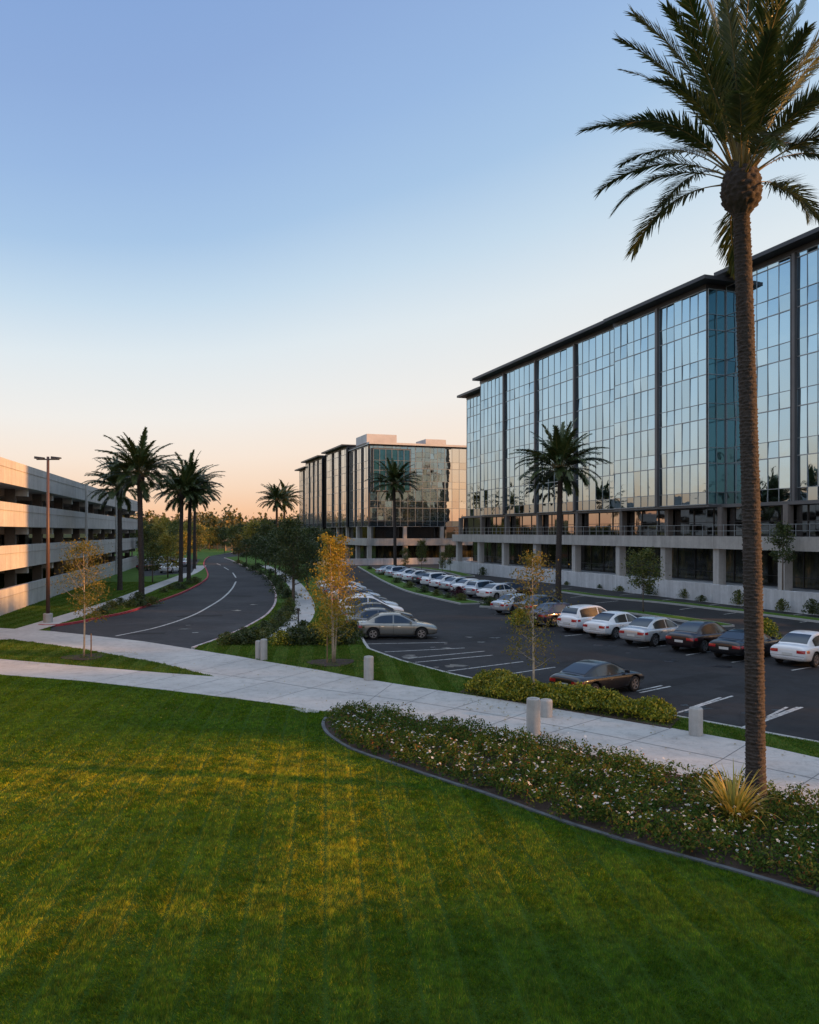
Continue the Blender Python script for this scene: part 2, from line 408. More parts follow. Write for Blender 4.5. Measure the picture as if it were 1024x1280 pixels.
lk = catmull([G(*p, ZA)[:2] for p in [(32,781),(63,783),(95,779),(123,773),(158,766),(193,754),(228,741),(251,729),(259,721),(257,712),(254,706),(256,700),(261,696)]], 5)
rk = catmull([G(*p, ZA)[:2] for p in [(243,812),(274,801),(296,792),(316,782),(337,768),(346,752),(343,734),(330,719),(309,710),(292,701.5),(281,697.5)]], 6)
road = lk[5:] + rk[::-1]
mb = MB(); mb.prism([(lk[5][0]-1, lk[5][1]-3), ] + [(-60, 48), (-200, 330), (-20, 330), (-16, 130), (-11.2, 85), (-8, 62), (-6, 50), (-6, 36)], -.15, ZA-.004, 'road_asphalt')
struct('road', mb)
mb = MB(); mb.prism([(-6, 20), (70, -10), (120, 0), (120, 260), (-30, 260), (-14, 120), (-7, 60)], -.15, ZA, 'lot_asphalt')
struct('parking_lot', mb)

pf = [(-90,779),(-20,784),(63,789),(110,794),(180,802),(243,812),(300,821),(338,828),(400,838),(460,849.5),(520,859),(560,865),(640,877),(740,893.5),(840,910.5),(930,927),(1024,948),(1200,990),(1500,1075),(2200,1330)]
pathfar = [G(*p)[:2] for p in pf]
lotL = [(453,802),(459,811),(500,826),(562,842.5),(596,850),(700,868),(850,897),(1024,929),(1300,985),(2000,1150)]
lotk = [G(*p)[:2] for p in lotL]
lotW = [(447,790),(444,778),(440,766),(437,750),(433,737),(428,722),(424,713),(420,706)]
lw = [G(*p)[:2] for p in lotW]
A_, B_ = pathfar[2], pathfar[5]
# foreground lawn land
land = [(-70, 52)] + [pathfar[2]] + pathfar[3:6] + [G(290,806)[:2]] + lotk + [(80, -30), (-70, -30)]
mb = MB(); mb.prism(land, -.15, 0, 'lawn_turf', 'kerb_concrete'); struct('lawn', mb)
med = [B_] + rk[1:] + [(-38, 250), (-30, 250)] + lw[::-1] + [lotk[0], G(290,806)[:2]]
mb = MB(); mb.prism(med, -.15, 0, 'verge_turf', 'kerb_concrete'); struct('median', mb)
west = [A_] + lk[5:] + [(-60, 320), (-260, 320), (-260, 52), (-70, 52)]
mb = MB(); mb.prism(west, -.15, 0, 'verge_turf', 'kerb_concrete'); struct('verge', mb)

# kerbs
mb = MB(); ribbon(mb, lk[3:], 0, -.18, -.14, .03, 'red_kerb'); struct('red_kerb', mb)
mb = MB(); ribbon(mb, rk, 0, .18, -.14, .03, 'faded_red_kerb'); struct('road_kerb', mb)
mb = MB(); ribbon(mb, lw[::-1]+lotk, .0, .16, -.14, .022, 'kerb_concrete'); struct('lot_kerb', mb)

# path (upper + lower branch)
lowN = [(-90,834),(0,843.5),(100,851),(200,862),(300,874),(360,882),(404,889)]
bedfar = [(450,891),(500,897),(600,915),(640,923),(760,950),(850,970),(940,988),(1024,1008),(1300,1090),(1700,1250)]
near = [G(*p)[:2] for p in lowN] + [G(*p)[:2] for p in bedfar]
wedge_u = [G(*p)[:2] for p in [(-90,789),(0,797.5),(100,811),(200,829),(268,846)]]
wedge_l = [G(*p)[:2] for p in [(-90,816),(0,824),(100,832.5),(200,841),(268,846)]]
P1 = pathfar + near[::-1][:0]
poly = pathfar + near[::-1] 
mb = MB()
# outer polygon minus wedge: join through the open left side
ppoly = pathfar + near[::-1] + wedge_l + wedge_u[::-1][1:]
mb.prism(ppoly, -.05, .012, 'path_concrete')
js = M['mulch']; simple('joint', (.16, .16, .16, 1), .9)
def joint(a, b, wd=.025):
    ribbon(mb, [a, b], wd/2, -wd/2, .0165, .0165, 'joint')
# cross joints along the wide walk, and one running joint
pfc = catmull(pathfar, 12); nrc = catmull(near, 12)
mid = []
def nearest(p, line): return min(line, key=lambda q: (q[0]-p[0])**2+(q[1]-p[1])**2)
acc = 0; last = pfc[60]
for i in range(60, len(pfc)):
    acc += math.hypot(pfc[i][0]-last[0], pfc[i][1]-last[1]); last = pfc[i]
    if acc > 2.2 and pfc[i][0] < 40:
        acc = 0; q = nearest(pfc[i], nrc); joint(pfc[i], q)
        mid.append(((pfc[i][0]+q[0])/2, (pfc[i][1]+q[1])/2))
ribbon(mb, mid, .015, -.015, .017, .017, 'joint')
struct('path', mb)

# other walks: behind the palms on the left, in the median, along the lot
WALKS = []
def walk(name, line, wd, mat='path_concrete'):
    l = catmull([G(*p)[:2] for p in line], 6); m_ = MB(); ribbon(m_, l, wd/2, -wd/2, -.03, .007, mat); WALKS.append((l, wd)); struct(name, m_)
walk('sidewalk', [(-10,800),(63,778),(105,765),(140,754),(170,743),(200,731),(224,722),(243,714),(252,707)], 1.7)
walk('median_path', [(352,797),(368,782),(378,770),(381,757),(376,742),(366,728),(350,716),(330,707)], 1.6)

# painted markings on the road and in the lot
mb = MB()
cl = catmull([G(*p, ZA)[:2] for p in [(145,795),(197,784),(239,770),(262,758),(279,747),(290,736),(295,727)]], 6)
ribbon(mb, cl, .09, -.09, ZA+.004, ZA+.004, 'line_paint')
for a, b in [((295,722),(291,716)),((286,712.5),(280,709)),((276,706.5),(271,704.5)), ((240,791),(248,790.6))]:
    ribbon(mb, [G(*a, ZA)[:2], G(*b, ZA)[:2]], .09, -.09, ZA+.004, ZA+.004, 'line_paint')
struct('road_markings', mb)
mb = MB()
pairs = [((456,805),(559,803)),((456,799),(546,797)),((481,815),(581,810)),((519,828),(616,819)),((510,823),(606,814)),((560,839),(654,827)),((640,842),(694,834)),((700,853),(720,848)),
 ((841,893),(916,870)),((866,884),(901,872)),((800,866),(838,858)),((795,864),(828,857)),((927,910),(998,884)),((960,896),(984,884)),((927,912),(1003,884)),
 ((798,810),(832,807)),((745,798),(776,796)),((858,819),(890,814)),((915,828),(945,824)),((706,795),(728,793)),((990,838),(1060,826)),
 ((1080,862),(1160,845)),((610,761),(640,758)),((618,768),(646,764)),((590,752),(612,750)),((655,778),(676,775)),
 ((713,747),(740,744)),((745,754),(773,751)),((815,752),(846,748)),((850,762),(905,754)),((905,768),(960,760)),((960,756),(1010,750)),((975,771),(1030,764)),((775,744),(800,741)),((690,737),(715,735)),((1000,778),(1060,770))]
for a, b in pairs:
    ribbon(mb, [G(*a, ZA)[:2], G(*b, ZA)[:2]], .055, -.055, ZA+.004, ZA+.004, 'line_paint')
struct('stall_markings', mb)

# darker repair patches and oil stains on the paving
mb = MB(); asphalt('patch_asphalt', .6); r_ = np.random.default_rng(8)
for px, py, a_, b_, an in [(250,770,3.2,1.1,.3),(300,745,2.6,1.4,-.2),(590,800,4.2,1.0,.6),(720,830,2.4,1.6,.7),(860,850,5.0,.9,.65),(640,790,1.8,1.8,.4),(930,860,2.2,1.2,.6),(180,792,2.5,.8,.1)]:
    x0, y0, _ = G(px, py, ZA); ca, sa = math.cos(an), math.sin(an)
    mb.add([(x0+ca*u_*a_/2-sa*v_*b_/2, y0+sa*u_*a_/2+ca*v_*b_/2, ZA+.002) for u_, v_ in ((-1,-1),(1,-1),(1,1),(-1,1))], [(0,1,2,3)], 'patch_asphalt')
struct('asphalt_patches', mb)
simple('oil_stain', (.007, .007, .008, 1), .35, 0, .4, 6)
mb = MB()
for i in range(34):
    px, py = ((520, 818), (600, 800), (570, 834), (742, 802), (790, 812), (850, 822), (905, 830), (880, 885), (960, 892), (540, 808), (300, 760), (220, 785))[i % 12]; px += r_.uniform(-25, 25); py += r_.uniform(-5, 5)
    x0, y0, _ = G(px, py, ZA); q = r_.uniform(.08, .38); n_ = 14
    mb.prism([(x0+q*(1+.35*r_.normal())*math.cos(t_)*1.2, y0+q*(1+.25*r_.normal())*math.sin(t_)) for t_ in np.linspace(0, 6.283, n_+1)[:-1]], ZA+.0031+i*.00002, ZA+.0031+i*.00002, 'oil_stain')
struct('oil_stains', mb)

# planted islands in the lot
ISL = []
def island(line, wd):
    l = catmull([G(*p)[:2] for p in line], 5); m_ = MB(); ribbon(m_, l, wd/2, -wd/2, -.12, .03, 'kerb_concrete')
    ribbon(m_, l, wd/2-.18, -wd/2+.18, .04, .05, 'verge_turf'); struct('traffic_island', m_); ISL.append(l)
island([(455,708),(470,716),(492,727),(520,738),(555,746.5),(590,754)], 2.2)
island([(604,756),(640,757),(665,757)], 2.6)
island([(672,763),(700,757.5)], 1.8)
island([(700,738),(760,746),(830,752),(900,760),(1024,775),(1200,798)], 1.5)
island([(782,764),(810,767),(870,776),(905,782)], 1.6)
island([(520,709),(560,714),(585,720)], 2.0)

# lawn bed with its edging
bednear = [(410,897),(406,905),(409,914),(420,924),(445,938),(500,957),(560,977),(620,996),(700,1025),(800,1056),(900,1083),(1024,1119),(1150,1160),(1400,1260)]
bn = catmull([G(*p)[:2] for p in bednear], 6)
bed = bn + [G(*p)[:2] for p in bedfar[:-1]][::-1] + [G(425,892)[:2]]
mb = MB(); mb.prism(bed, -.01, .03, 'mulch'); struct('planting_bed', mb)
mb = MB(); ribbon(mb, bn, .0, -.10, -.02, .045, 'edging_stone')
tag(link('bed_edging', mb.mesh('bed_edging')), 'thin grey concrete edging curving between the lawn and the white flower bed', 'garden edging')
mb = MB(); mb.prism([G(*p)[:2] for p in [(366,886),(385,879),(402,885),(398,891),(380,891)]], .0, .014, 'path_concrete'); struct('path_patch', mb)
mb = MB(); mb.prism([G(*p)[:2] for p in [(574,866),(600,850),(850,899),(838,911)]], -.01, .03, 'mulch'); struct('hedge_bed', mb)

# ------------------------------------------------------------ grass blades
def blades(name, polys, holes, box, dens, hgt, wid, mat, z=0.0, seed=1, sun_patches=None):
    r = np.random.default_rng(seed); xs = []; ys = []; hs = []
    x0, x1, y0, y1 = box
    Y = y0
    while Y < y1:
        dy = 1.0; d = dens(Y+.5); lo = max(x0, -(.56*(Y+dy)+.5)); hi = min(x1, .56*(Y+dy)+.5)
        n = int(d*(hi-lo)*dy)
        xs.append(r.uniform(lo, hi, n)); ys.append(r.uniform(Y, Y+dy, n)); Y += dy
    x = np.concatenate(xs); y = np.concatenate(ys)
    k = np.zeros(len(x), bool)
    for p in polys: k |= inpoly(x, y, p)
    for p in holes: k &= ~inpoly(x, y, p)
    x = x[k]; y = y[k]; n = len(x)
    # mowing rows ~0.75 m apart running away from the camera, blades lean with the row; ruts stay shorter
    ph = (x*math.cos(R(6)) + y*math.sin(R(6)))/.62; row = np.floor(ph); fr = ph-row
    rut = np.minimum(fr, 1-fr)
    h = hgt*r.uniform(.5, 1.3, n)*(.22+.78*np.clip(rut/.10, 0, 1))
    tuft = np.sin(x*3.1+np.sin(y*2.3)*1.7)*np.sin(y*4.3+np.cos(x*2.1)*2.2)
    h *= (1+.35*tuft)
    lean = np.where(row % 2 == 0, 1, -1)*.55
    a = r.uniform(0, 2*math.pi, n); dx = np.cos(a); dyv = np.sin(a)
    wv = wid*r.uniform(.7, 1.3, n)*np.clip(y/14, .8, 3)
    tipx = r.normal(0, .45, n)*h; tipy = (lean+r.normal(0, .45, n))*h
    V = np.empty((n, 3, 3)); zz = np.full(n, z)
    V[:, 0] = np.stack([x-dx*wv, y-dyv*wv, zz], 1); V[:, 1] = np.stack([x+dx*wv, y+dyv*wv, zz], 1)
    V[:, 2] = np.stack([x+tipx, y+tipy, zz+h], 1)
    mi = None; mats = [mat]
    if sun_patches:
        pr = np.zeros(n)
        for (cx_, cy_, sx_, sy_, am) in sun_patches: pr += am*np.exp(-((x-cx_)/sx_)**2-((y-cy_)/sy_)**2)  # gold blades gather in spots that imitate pools of sun
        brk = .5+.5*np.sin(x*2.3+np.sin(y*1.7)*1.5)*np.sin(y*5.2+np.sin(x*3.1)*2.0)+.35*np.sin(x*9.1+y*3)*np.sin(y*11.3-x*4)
        pr = pr*np.clip(.25+brk, 0, 1.3)*(1+.9*(rut < .16)); mi = (r.uniform(size=n) < pr).astype(int); mats = [mat, 'sun_tinted_blade']
    return npmesh(name, V.reshape(-1, 3), np.arange(3*n).reshape(-1, 3), mats, mi)
pathpoly = ppoly
lawnarea = [(-40, 6), (-40, 60)] + [G(0,843.5)[:2]] + near[1:7] + [(60, 6)]
front = [G(*p)[:2] for p in [(-120,832),(0,844),(100,851.5),(200,862.5),(300,874.5),(360,882.5),(404,889.5),(424,892)]] + bn + [(25, 5), (-25, 5)]
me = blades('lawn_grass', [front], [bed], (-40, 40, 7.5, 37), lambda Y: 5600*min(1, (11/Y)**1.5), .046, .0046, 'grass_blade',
            sun_patches=[(-8.5, 19.5, 5.5, 2.2, .55), (-3.0, 20.5, 2.6, 2.0, .6), (-10, 15, 4, 1.6, .3), (-1.2, 14.0, 1.3, 2.4, .55), (-4.5, 12.6, 2.2, .9, .45), (-1.4, 17, 1.0, 2.2, .35), (1.6, 15.0, 1.2, 1.6, .3), (-6.5, 11.6, 1.6, .6, .35)])  # painted sun patches on the lawn
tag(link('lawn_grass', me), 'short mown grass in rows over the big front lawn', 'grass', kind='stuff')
wedgep = wedge_u + wedge_l[::-1]
verge1 = [B_] + [G(290,806)[:2], lotk[0]] + lotk[1:8] + [pathfar[17]] + pathfar[6:17][::-1]
med_near = [B_] + rk[1:30] + lw[:3][::-1] + [lotk[0], G(290,806)[:2]]
def band(l, wd):
    L_ = []; R_ = []
    for i in range(len(l)):
        d = np.array(l[min(i+1, len(l)-1)])-np.array(l[max(i-1, 0)]); d = d/np.hypot(*d); nn = np.array([-d[1], d[0]])*(wd/2+.05); L_.append(tuple(l[i]+nn)); R_.append(tuple(l[i]-nn))
    return L_+R_[::-1]
me = blades('verge_grass', [wedgep, verge1, med_near, west], [pathpoly]+[band(*q) for q in WALKS], (-60, 40, 18, 96), lambda Y: 1100*min(1, (30/Y)**1.5), .06, .008, 'verge_blade', seed=4)
tag(link('verge_grass', me), 'short bright grass of the strips between path, road and parking lot', 'grass', kind='stuff')

# ------------------------------------------------------------ leaf clouds
def leafcloud(C, size, r, aspect=.55, mats=None, up=0.0):
    """quads centred at C (n,3), random orientation; returns verts, faces"""
    n = len(C); s = size*r.uniform(.6, 1.35, n)[:, None]
    a = r.normal(size=(n, 3)); a[:, 2] *= (1-up); a /= np.linalg.norm(a, axis=1)[:, None]
    b = np.cross(a, r.normal(size=(n, 3))); b /= np.linalg.norm(b, axis=1)[:, None]
    a = a*s; b = b*s*aspect
    V = np.stack([C-a*.5, C+b*.5, C+a*.6, C-b*.5], 1).reshape(-1, 3)
    return V, np.arange(4*n).reshape(-1, 4)

# flower bed ground cover: mounds of leaf + white blossom
def bed_cover():
    r = np.random.default_rng(11)
    n = 13500; x = r.uniform(-4, 24, n); y = r.uniform(11, 29, n)
    shrink = []
    k = inpoly(x, y, bed)
    # keep off the edge
    bnp = np.array([p[:2] for p in bn])
    x = x[k]; y = y[k]
    d = np.sqrt(((x[:, None]-bnp[None, :, 0])**2+(y[:, None]-bnp[None, :, 1])**2).min(1))
    k = d > .09; x = x[k]; y = y[k]; n = len(x)
    lf = []; fl = []
    for i in range(n):
        rad = r.uniform(.13, .26); hh = r.uniform(.14, .46)
        m = 42
        u = r.uniform(0, 1, m)**.5; th = r.uniform(0, 2*math.pi, m)
        zz = hh*np.sqrt(np.clip(1-(u*.95)**2, 0, 1))*r.uniform(.55, 1.08, m)+.04
        lf.append(np.stack([x[i]+rad*u*np.cos(th), y[i]+rad*u*np.sin(th), zz], 1))
        q = r.integers(0, 4)
        if q and r.uniform() < .48:
            u = r.uniform(0, .9, q); th = r.uniform(0, 2*math.pi, q)
            fl.append(np.stack([x[i]+rad*u*np.cos(th), y[i]+rad*u*np.sin(th), hh*np.sqrt(1-u**2)+.095], 1))
    V, Fc = leafcloud(np.concatenate(lf), .072, r, .5)
    tag(link('ground_cover', npmesh('ground_cover', V, Fc, ['cover_leaf'])), 'low leafy ground cover filling the curved bed beside the lawn', 'ground cover', kind='stuff')
    C = np.concatenate(fl); n = len(C)
    # five petals each
    th = np.linspace(0, 2*math.pi, 6)[:-1]; s = r.uniform(.016, .036, n)
    tilt = r.normal(0, .35, (n, 2)); Vs = []
    for a in th:
        def pt(rr, an, dz):
            px = rr*np.cos(an)*s; py = rr*np.sin(an)*s
            return np.stack([C[:, 0]+px, C[:, 1]+py, C[:, 2]+px*tilt[:, 0]+py*tilt[:, 1]+dz*s], 1)
        Vs.append(np.stack([pt(.1, a, 0), pt(.8, a-.45, .3), pt(1.1, a, .25), pt(.8, a+.45, .3)], 1))
    V = np.stack(Vs, 1).reshape(-1, 3)
    tag(link('bed_flowers', npmesh('bed_flowers', V, np.arange(len(V)).reshape(-1, 4), ['petal'])), 'small white flowers dotted over the leafy bed', 'flowers', kind='stuff')
bed_cover()

def litter():
    r = np.random.default_rng(44); C = []
    for px, py, rad, n in [(417, 829, 2.6, 420), (104, 822, 2.6, 260), (667, 880, 2.6, 220), (520, 872, 7, 120), (300, 850, 7, 90), (800, 940, 5, 80)]:
        x0, y0, _ = G(px, py); a = r.uniform(0, 6.28, n); q = rad*np.sqrt(r.uniform(0, 1, n)); C.append(np.stack([x0+q*np.cos(a), y0+q*np.sin(a), r.uniform(.03, .05, n)], 1))
    C = np.concatenate(C); n = len(C); a = r.uniform(0, 6.28, n); s_ = r.uniform(.025, .05, n)
    V = np.stack([C+np.stack([np.cos(a+k*1.57)*s_*(1 if k % 2 else .6), np.sin(a+k*1.57)*s_*(1 if k % 2 else .6), r.normal(0, .006, n)], 1) for k in range(4)], 1).reshape(-1, 3)
    tag(link('fallen_leaves', npmesh('fallen_leaves', V, np.arange(4*n).reshape(-1, 4), ['autumn_leaf'])), 'scattered fallen yellow leaves on the path and grass under the young trees', 'fallen leaves', kind='stuff')
litter()
# hedge between path and lot
def hedge(name, poly, h, leaf, mat, dens, label, cat='hedge', group=None, seed=3, stems=True):
    r = np.random.default_rng(seed); P = np.array(poly); c = P.mean(0)
    x0, y0 = P.min(0); x1, y1 = P.max(0); n = int(dens*(x1-x0)*(y1-y0))
    x = r.uniform(x0, x1, n); y = r.uniform(y0, y1, n); k = inpoly(x, y, poly); x = x[k]; y = y[k]; n = len(x)
    ed = np.full(n, 9.)
    for i in range(len(poly)):
        a = np.array(poly[i]); b = np.array(poly[(i+1) % len(poly)]); ab = b-a
        t_ = np.clip(((x-a[0])*ab[0]+(y-a[1])*ab[1])/(ab@ab), 0, 1)
        ed = np.minimum(ed, np.hypot(x-a[0]-t_*ab[0], y-a[1]-t_*ab[1]))
    top = h*np.clip(.45+ed/.45*.55, 0, 1)*(1+.16*np.sin(x*3.7+y*1.3)+.12*np.sin(y*5.1-x*2.2)+r.normal(0, .07, n))
    z = top*np.sqrt(r.uniform(.02, 1, n))
    z = np.where(r.uniform(size=n) < .55, top*r.uniform(.85, 1.05, n), z)
    C = np.stack([x-c[0], y-c[1], z], 1); V, Fc = leafcloud(C, leaf, r, .5)
    o = thing(name, label, cat, (c[0], c[1], 0), 0, group)
    link('foliage', npmesh('foliage', V, Fc, [mat]), o)
    if stems:
        pass
    return o
hedge('hedge', [G(*p)[:2] for p in [(580,867),(592,856),(640,859),(700,873),(760,884),(846,898),(838,908),(760,896),(640,878)]], .60, .10, 'hedge_leaf', 1700,
      'loose yellow green hedge on bark mulch between the wide path and the parking lot')

# shrubs
def shrub_mesh(seed, mat, rad=.6, h=.7, n=900, leaf=.11):
    r = np.random.default_rng(seed); th = r.uniform(0, 2*math.pi, n); u = r.uniform(0, 1, n)**.45
    lob = 1+.22*np.sin(th*3+seed)+.12*np.sin(th*5+seed*2)
    ph = r.uniform(0, math.pi/2, n)
    C = np.stack([rad*u*lob*np.cos(th)*np.cos(ph), rad*u*lob*np.sin(th)*np.cos(ph), h*u*np.sin(ph)+.05], 1)
    V, Fc = leafcloud(C, leaf, r, .5); return npmesh('shrub', V, Fc, [mat])
SH = {m: [shrub_mesh(i+j*7, m, .65, .75) for i in range(3)] for j, m in enumerate(['dark_leaf', 'mid_leaf', 'hedge_leaf'])}
paint('leaf_burgundy', (.05, .012, .02, 1)); leafm('burgundy_leaf', [(0, (.03, .008, .014, 1)), (1, (.10, .02, .035, 1))], .5, .3)
SH['burgundy_leaf'] = [shrub_mesh(50, 'burgundy_leaf')]
def shrub(px, py, s, mat, label, group, zs=1.0):
    me = SH[mat][int(rng.integers(len(SH[mat])))]; o = link('shrub', me); x, y, _ = G(px, py)
    o.location = (x, y, 0.0); o.scale = (s, s, s*zs); o.rotation_euler = (0, 0, rng.uniform(0, 6))
    return tag(o, label, 'shrub', group)
gm = 'low dark shrubs massed along the road side of the median'
for i, (px, py) in enumerate([(284,806),(296,806),(309,805),(322,804),(305,797),(318,797),(331,799),(330,790),(342,792),(340,784),(351,783),(350,775),(360,776),(357,767),(366,768),(362,759)]):
    shrub(px, py, rng.uniform(.8, 1.25), 'dark_leaf' if i % 3 else 'mid_leaf', 'low dense green shrub massed beside the right kerb of the curving road', gm, .8)
gm = 'dark shrubs under the orange tree'
for i, (px, py) in enumerate([(352,807),(366,806),(380,806),(395,806),(410,806),(424,806),(438,805),(378,798),(392,798),(408,798),(424,797),(440,797),(430,789),(441,786)]):
    shrub(px, py, rng.uniform(.95, 1.35), 'dark_leaf' if i % 4 else 'hedge_leaf', 'dark rounded shrub in the clump behind the orange leaved tree', gm, .95)
gm = 'shrubs along the far stretch of the road'
for i, (px, py) in enumerate([(352,742),(345,733),(337,725),(326,719),(316,714),(306,709),(298,704.5),(360,748),(349,728),(338,717),(322,711)]):
    shrub(px, py, rng.uniform(1.5, 2.0), 'dark_leaf', 'dark shrub in the verge along the far bend of the road', gm, .6)
gm = 'shrubs at the feet of the left palms'
for i, (px, py) in enumerate([(150,757),(163,759),(176,758),(190,756),(172,751),(140,762),(128,768),(205,741),(222,735),(213,737),(236,731),(244,729),(228,737)]):
    shrub(px, py, rng.uniform(.9, 1.4), 'mid_leaf' if i % 2 else 'dark_leaf', 'low green shrub by a palm foot beside the red kerb', gm, .7)
gm = 'shrubs on the islands of the parking lot'
for i, (px, py) in enumerate([(462,712),(478,719),(496,729),(512,735),(530,741),(546,745),(560,748),(576,751),(612,757),(622,757),(632,757),(642,758),(654,758),(664,757),(676,763),(688,761)]):
    shrub(px, py, rng.uniform(.7, 1.2), 'mid_leaf' if i % 2 else 'dark_leaf', 'small green shrub on a kerbed island beside the parked cars', gm, .8)
shrub(573, 747, 1.35, 'burgundy_leaf', 'burgundy leaved shrub among the far row of white cars', None)
shrub(957, 800, 1.5, 'hedge_leaf', 'yellow green shrub behind the dark car and the tall palm trunk', None)
shrub(650, 782, 1.4, 'hedge_leaf', 'yellow green shrub beside the leftmost dark car of the near row', None)
gm = 'shrubs against the white terrace wall'
for i, px in enumerate(range(612, 1024, 34)):
    Z = 51.0*F/(px-159+.001)*.98
    px += rng.uniform(-11, 11); x = (px-CX)/F*Z; o = link('shrub', SH['mid_leaf' if i % 2 else 'dark_leaf'][i % 3]); o.location = (x, Z, 0); q_ = rng.uniform(.45, 1.15); o.scale = (q_, q_, q_*rng.uniform(.8, 1.5)); o.rotation_euler = (0, 0, i*1.9)
    tag(o, 'small green shrub at the foot of the long white terrace wall', 'shrub', gm)

# ------------------------------------------------------------ palms
def frond_mesh(name, L, th0, bend, n, ll, wl, seed, droop=.35, bare=.2):
    r = np.random.default_rng(seed); K = 16
    ts = np.linspace(0, 1, K+1); P = [np.zeros(3)]; D = []
    side = r.normal(0, .12)
    for t_ in ts:
        e_ = th0-bend*t_**1.25; yaw = side*t_
        D.append(np.array([math.cos(e_)*math.cos(yaw), math.cos(e_)*math.sin(yaw), math.sin(e_)]))
    for i in range(K): P.append(P[-1]+D[i]*L/K)
    P = np.array(P); D = np.array(D)
    V = []; Fq = []; mi = []
    # rachis
    rw = np.interp(ts, [0, .12, .3, 1], [.055, .032, .02, .005])*(L/4)
    for i in range(K+1):
        s_ = np.cross(D[i], [0, 0, 1]); s_ /= np.linalg.norm(s_); u_ = np.cross(s_, D[i])
        V += [P[i]+s_*rw[i], P[i]+u_*rw[i]*.6, P[i]-s_*rw[i], P[i]-u_*rw[i]*.7]
    for i in range(K):
        for q in range(4): Fq.append((4*i+q, 4*i+(q+1) % 4, 4*i+4+(q+1) % 4, 4*i+4+q)); mi.append(1)
    for i in range(n):
        t_ = bare+(1-bare)*(i+r.uniform(0, .6))/n; t_ = min(t_, .995)
        f = t_*K; j = min(int(f), K-1); p = P[j]+(P[j+1]-P[j])*(f-j); d = D[j]
        s_ = np.cross(d, [0, 0, 1]); s_ /= np.linalg.norm(s_); u_ = np.cross(s_, d)
        prof = min(1, (t_-bare+.06)/.18)*(1-.5*max(0, (t_-.45)/.55)**1.6)
        for sg in (-1, 1):
            l_ = ll*prof*r.uniform(.82, 1.12); fw = .62+.55*t_+r.normal(0, .09)
            vv = .18+r.normal(0, .2)
            q = d*math.sin(fw)+(s_*sg*math.cos(vv)+u_*math.sin(vv))*math.cos(fw)
            q /= np.linalg.norm(q); wv = np.cross(q, u_*.9+s_*.2*sg); wv /= (np.linalg.norm(wv)+1e-6)
            m_ = p+q*l_*.5; tip = p+q*l_+np.array([0, 0, -droop*l_*r.uniform(.2, 1)]); w2 = wl*r.uniform(.8, 1.2)
            k = len(V); V += [p-wv*w2*.3, p+wv*w2*.3, m_+wv*w2*.5, m_-wv*w2*.5, tip+wv*w2*.08, tip-wv*w2*.08]
            Fq += [(k, k+1, k+2, k+3), (k+3, k+2, k+4, k+5)]; mi += [0, 0]
    return npmesh(name, np.array(V), np.array(Fq), ['palm_leaf', 'petiole'], np.array(mi))

def palm_trunk(h, r0, r1, lean, rowh, nth, nz, bulb_h, bulb_r, seed, flare=1.25):
    rr = np.random.default_rng(seed); rows = int(h/rowh); K = rows*nz+1; zs = np.linspace(0, h, K)
    cells = max(7, int(2*math.pi*r0/.17)); zj = rr.uniform(0, .5, (rows+2, cells+2)); rnd = rr.uniform(.5, 1.3, (rows+2, cells+2))
    th = np.linspace(0, 2*math.pi, nth, endpoint=False); V = np.zeros((K, nth, 3))
    for i, z in enumerate(zs):
        base = r0+(r1-r0)*(z/h); base *= 1+(flare-1)*math.exp(-z/.35)
        row = min(int(z/rowh), rows); fz = z/rowh-row
        ph = th/(2*math.pi)*cells+(.5 if row % 2 else 0); c = np.floor(ph).astype(int) % cells; fx = ph-np.floor(ph)
        fq = (fz+zj[row, c]) % 1.0; prof = (1-np.abs(fx-.5)*1.2)*np.clip(fq*1.4, 0, 1)*np.where(fq < .82, 1, .15)
        rad = base*(1+.15*prof*rnd[row, c])+.004*rr.normal(size=nth)
        bx = lean[0]*(z/h)**1.6; by = lean[1]*(z/h)**1.6
        V[i, :, 0] = bx+rad*np.cos(th); V[i, :, 1] = by+rad*np.sin(th); V[i, :, 2] = z
    idx = np.arange(K*nth).reshape(K, nth); a = idx[:-1]; b = idx[1:]
    Fq = np.stack([a, np.roll(a, -1, 1), np.roll(b, -1, 1), b], -1).reshape(-1, 4)
    tr = npmesh('trunk', V.reshape(-1, 3), Fq, ['palm_bark'])
    # crown boss of old leaf bases: a lathe with overlapping scale bumps
    nb = 36; V = []; sm_ = []; z0 = h-.05
    prof = [(0, r1*.95), (.10, r1*1.35), (.25, bulb_r*.92), (.5, bulb_r), (.75, bulb_r*.88), (1.0, bulb_r*.55), (1.25, bulb_r*.25)]
    zz = [p[0]*bulb_h for p in prof]; rd = [p[1] for p in prof]; nt_ = max(24, nth); K2 = 48; V = np.zeros((K2, nt_, 3)); th = np.linspace(0, 2*math.pi, nt_, endpoint=False)
    for i in range(K2):
        z = zz[-1]*i/(K2-1); base = np.interp(z, zz, rd); rowf = z/(bulb_h/9); row = int(rowf); fz = rowf-row
        ph = th/(2*math.pi)*11+(.5 if row % 2 else 0); fx = ph-np.floor(ph)
        rad = base*(1+.16*(1-np.abs(fx-.5)*2)*np.clip(fz*1.4, 0, 1))+.012*rr.normal(size=nt_)*bulb_r
        V[i, :, 0] = lean[0]+rad*np.cos(th); V[i, :, 1] = lean[1]+rad*np.sin(th); V[i, :, 2] = z0+z
    idx = np.arange(K2*nt_).reshape(K2, nt_); a = idx[:-1]; b = idx[1:]
    Fq = np.stack([a, np.roll(a, -1, 1), np.roll(b, -1, 1), b], -1).reshape(-1, 4)
    bo = npmesh('leaf_base', V.reshape(-1, 3), Fq, ['palm_bark'])
    return tr, bo

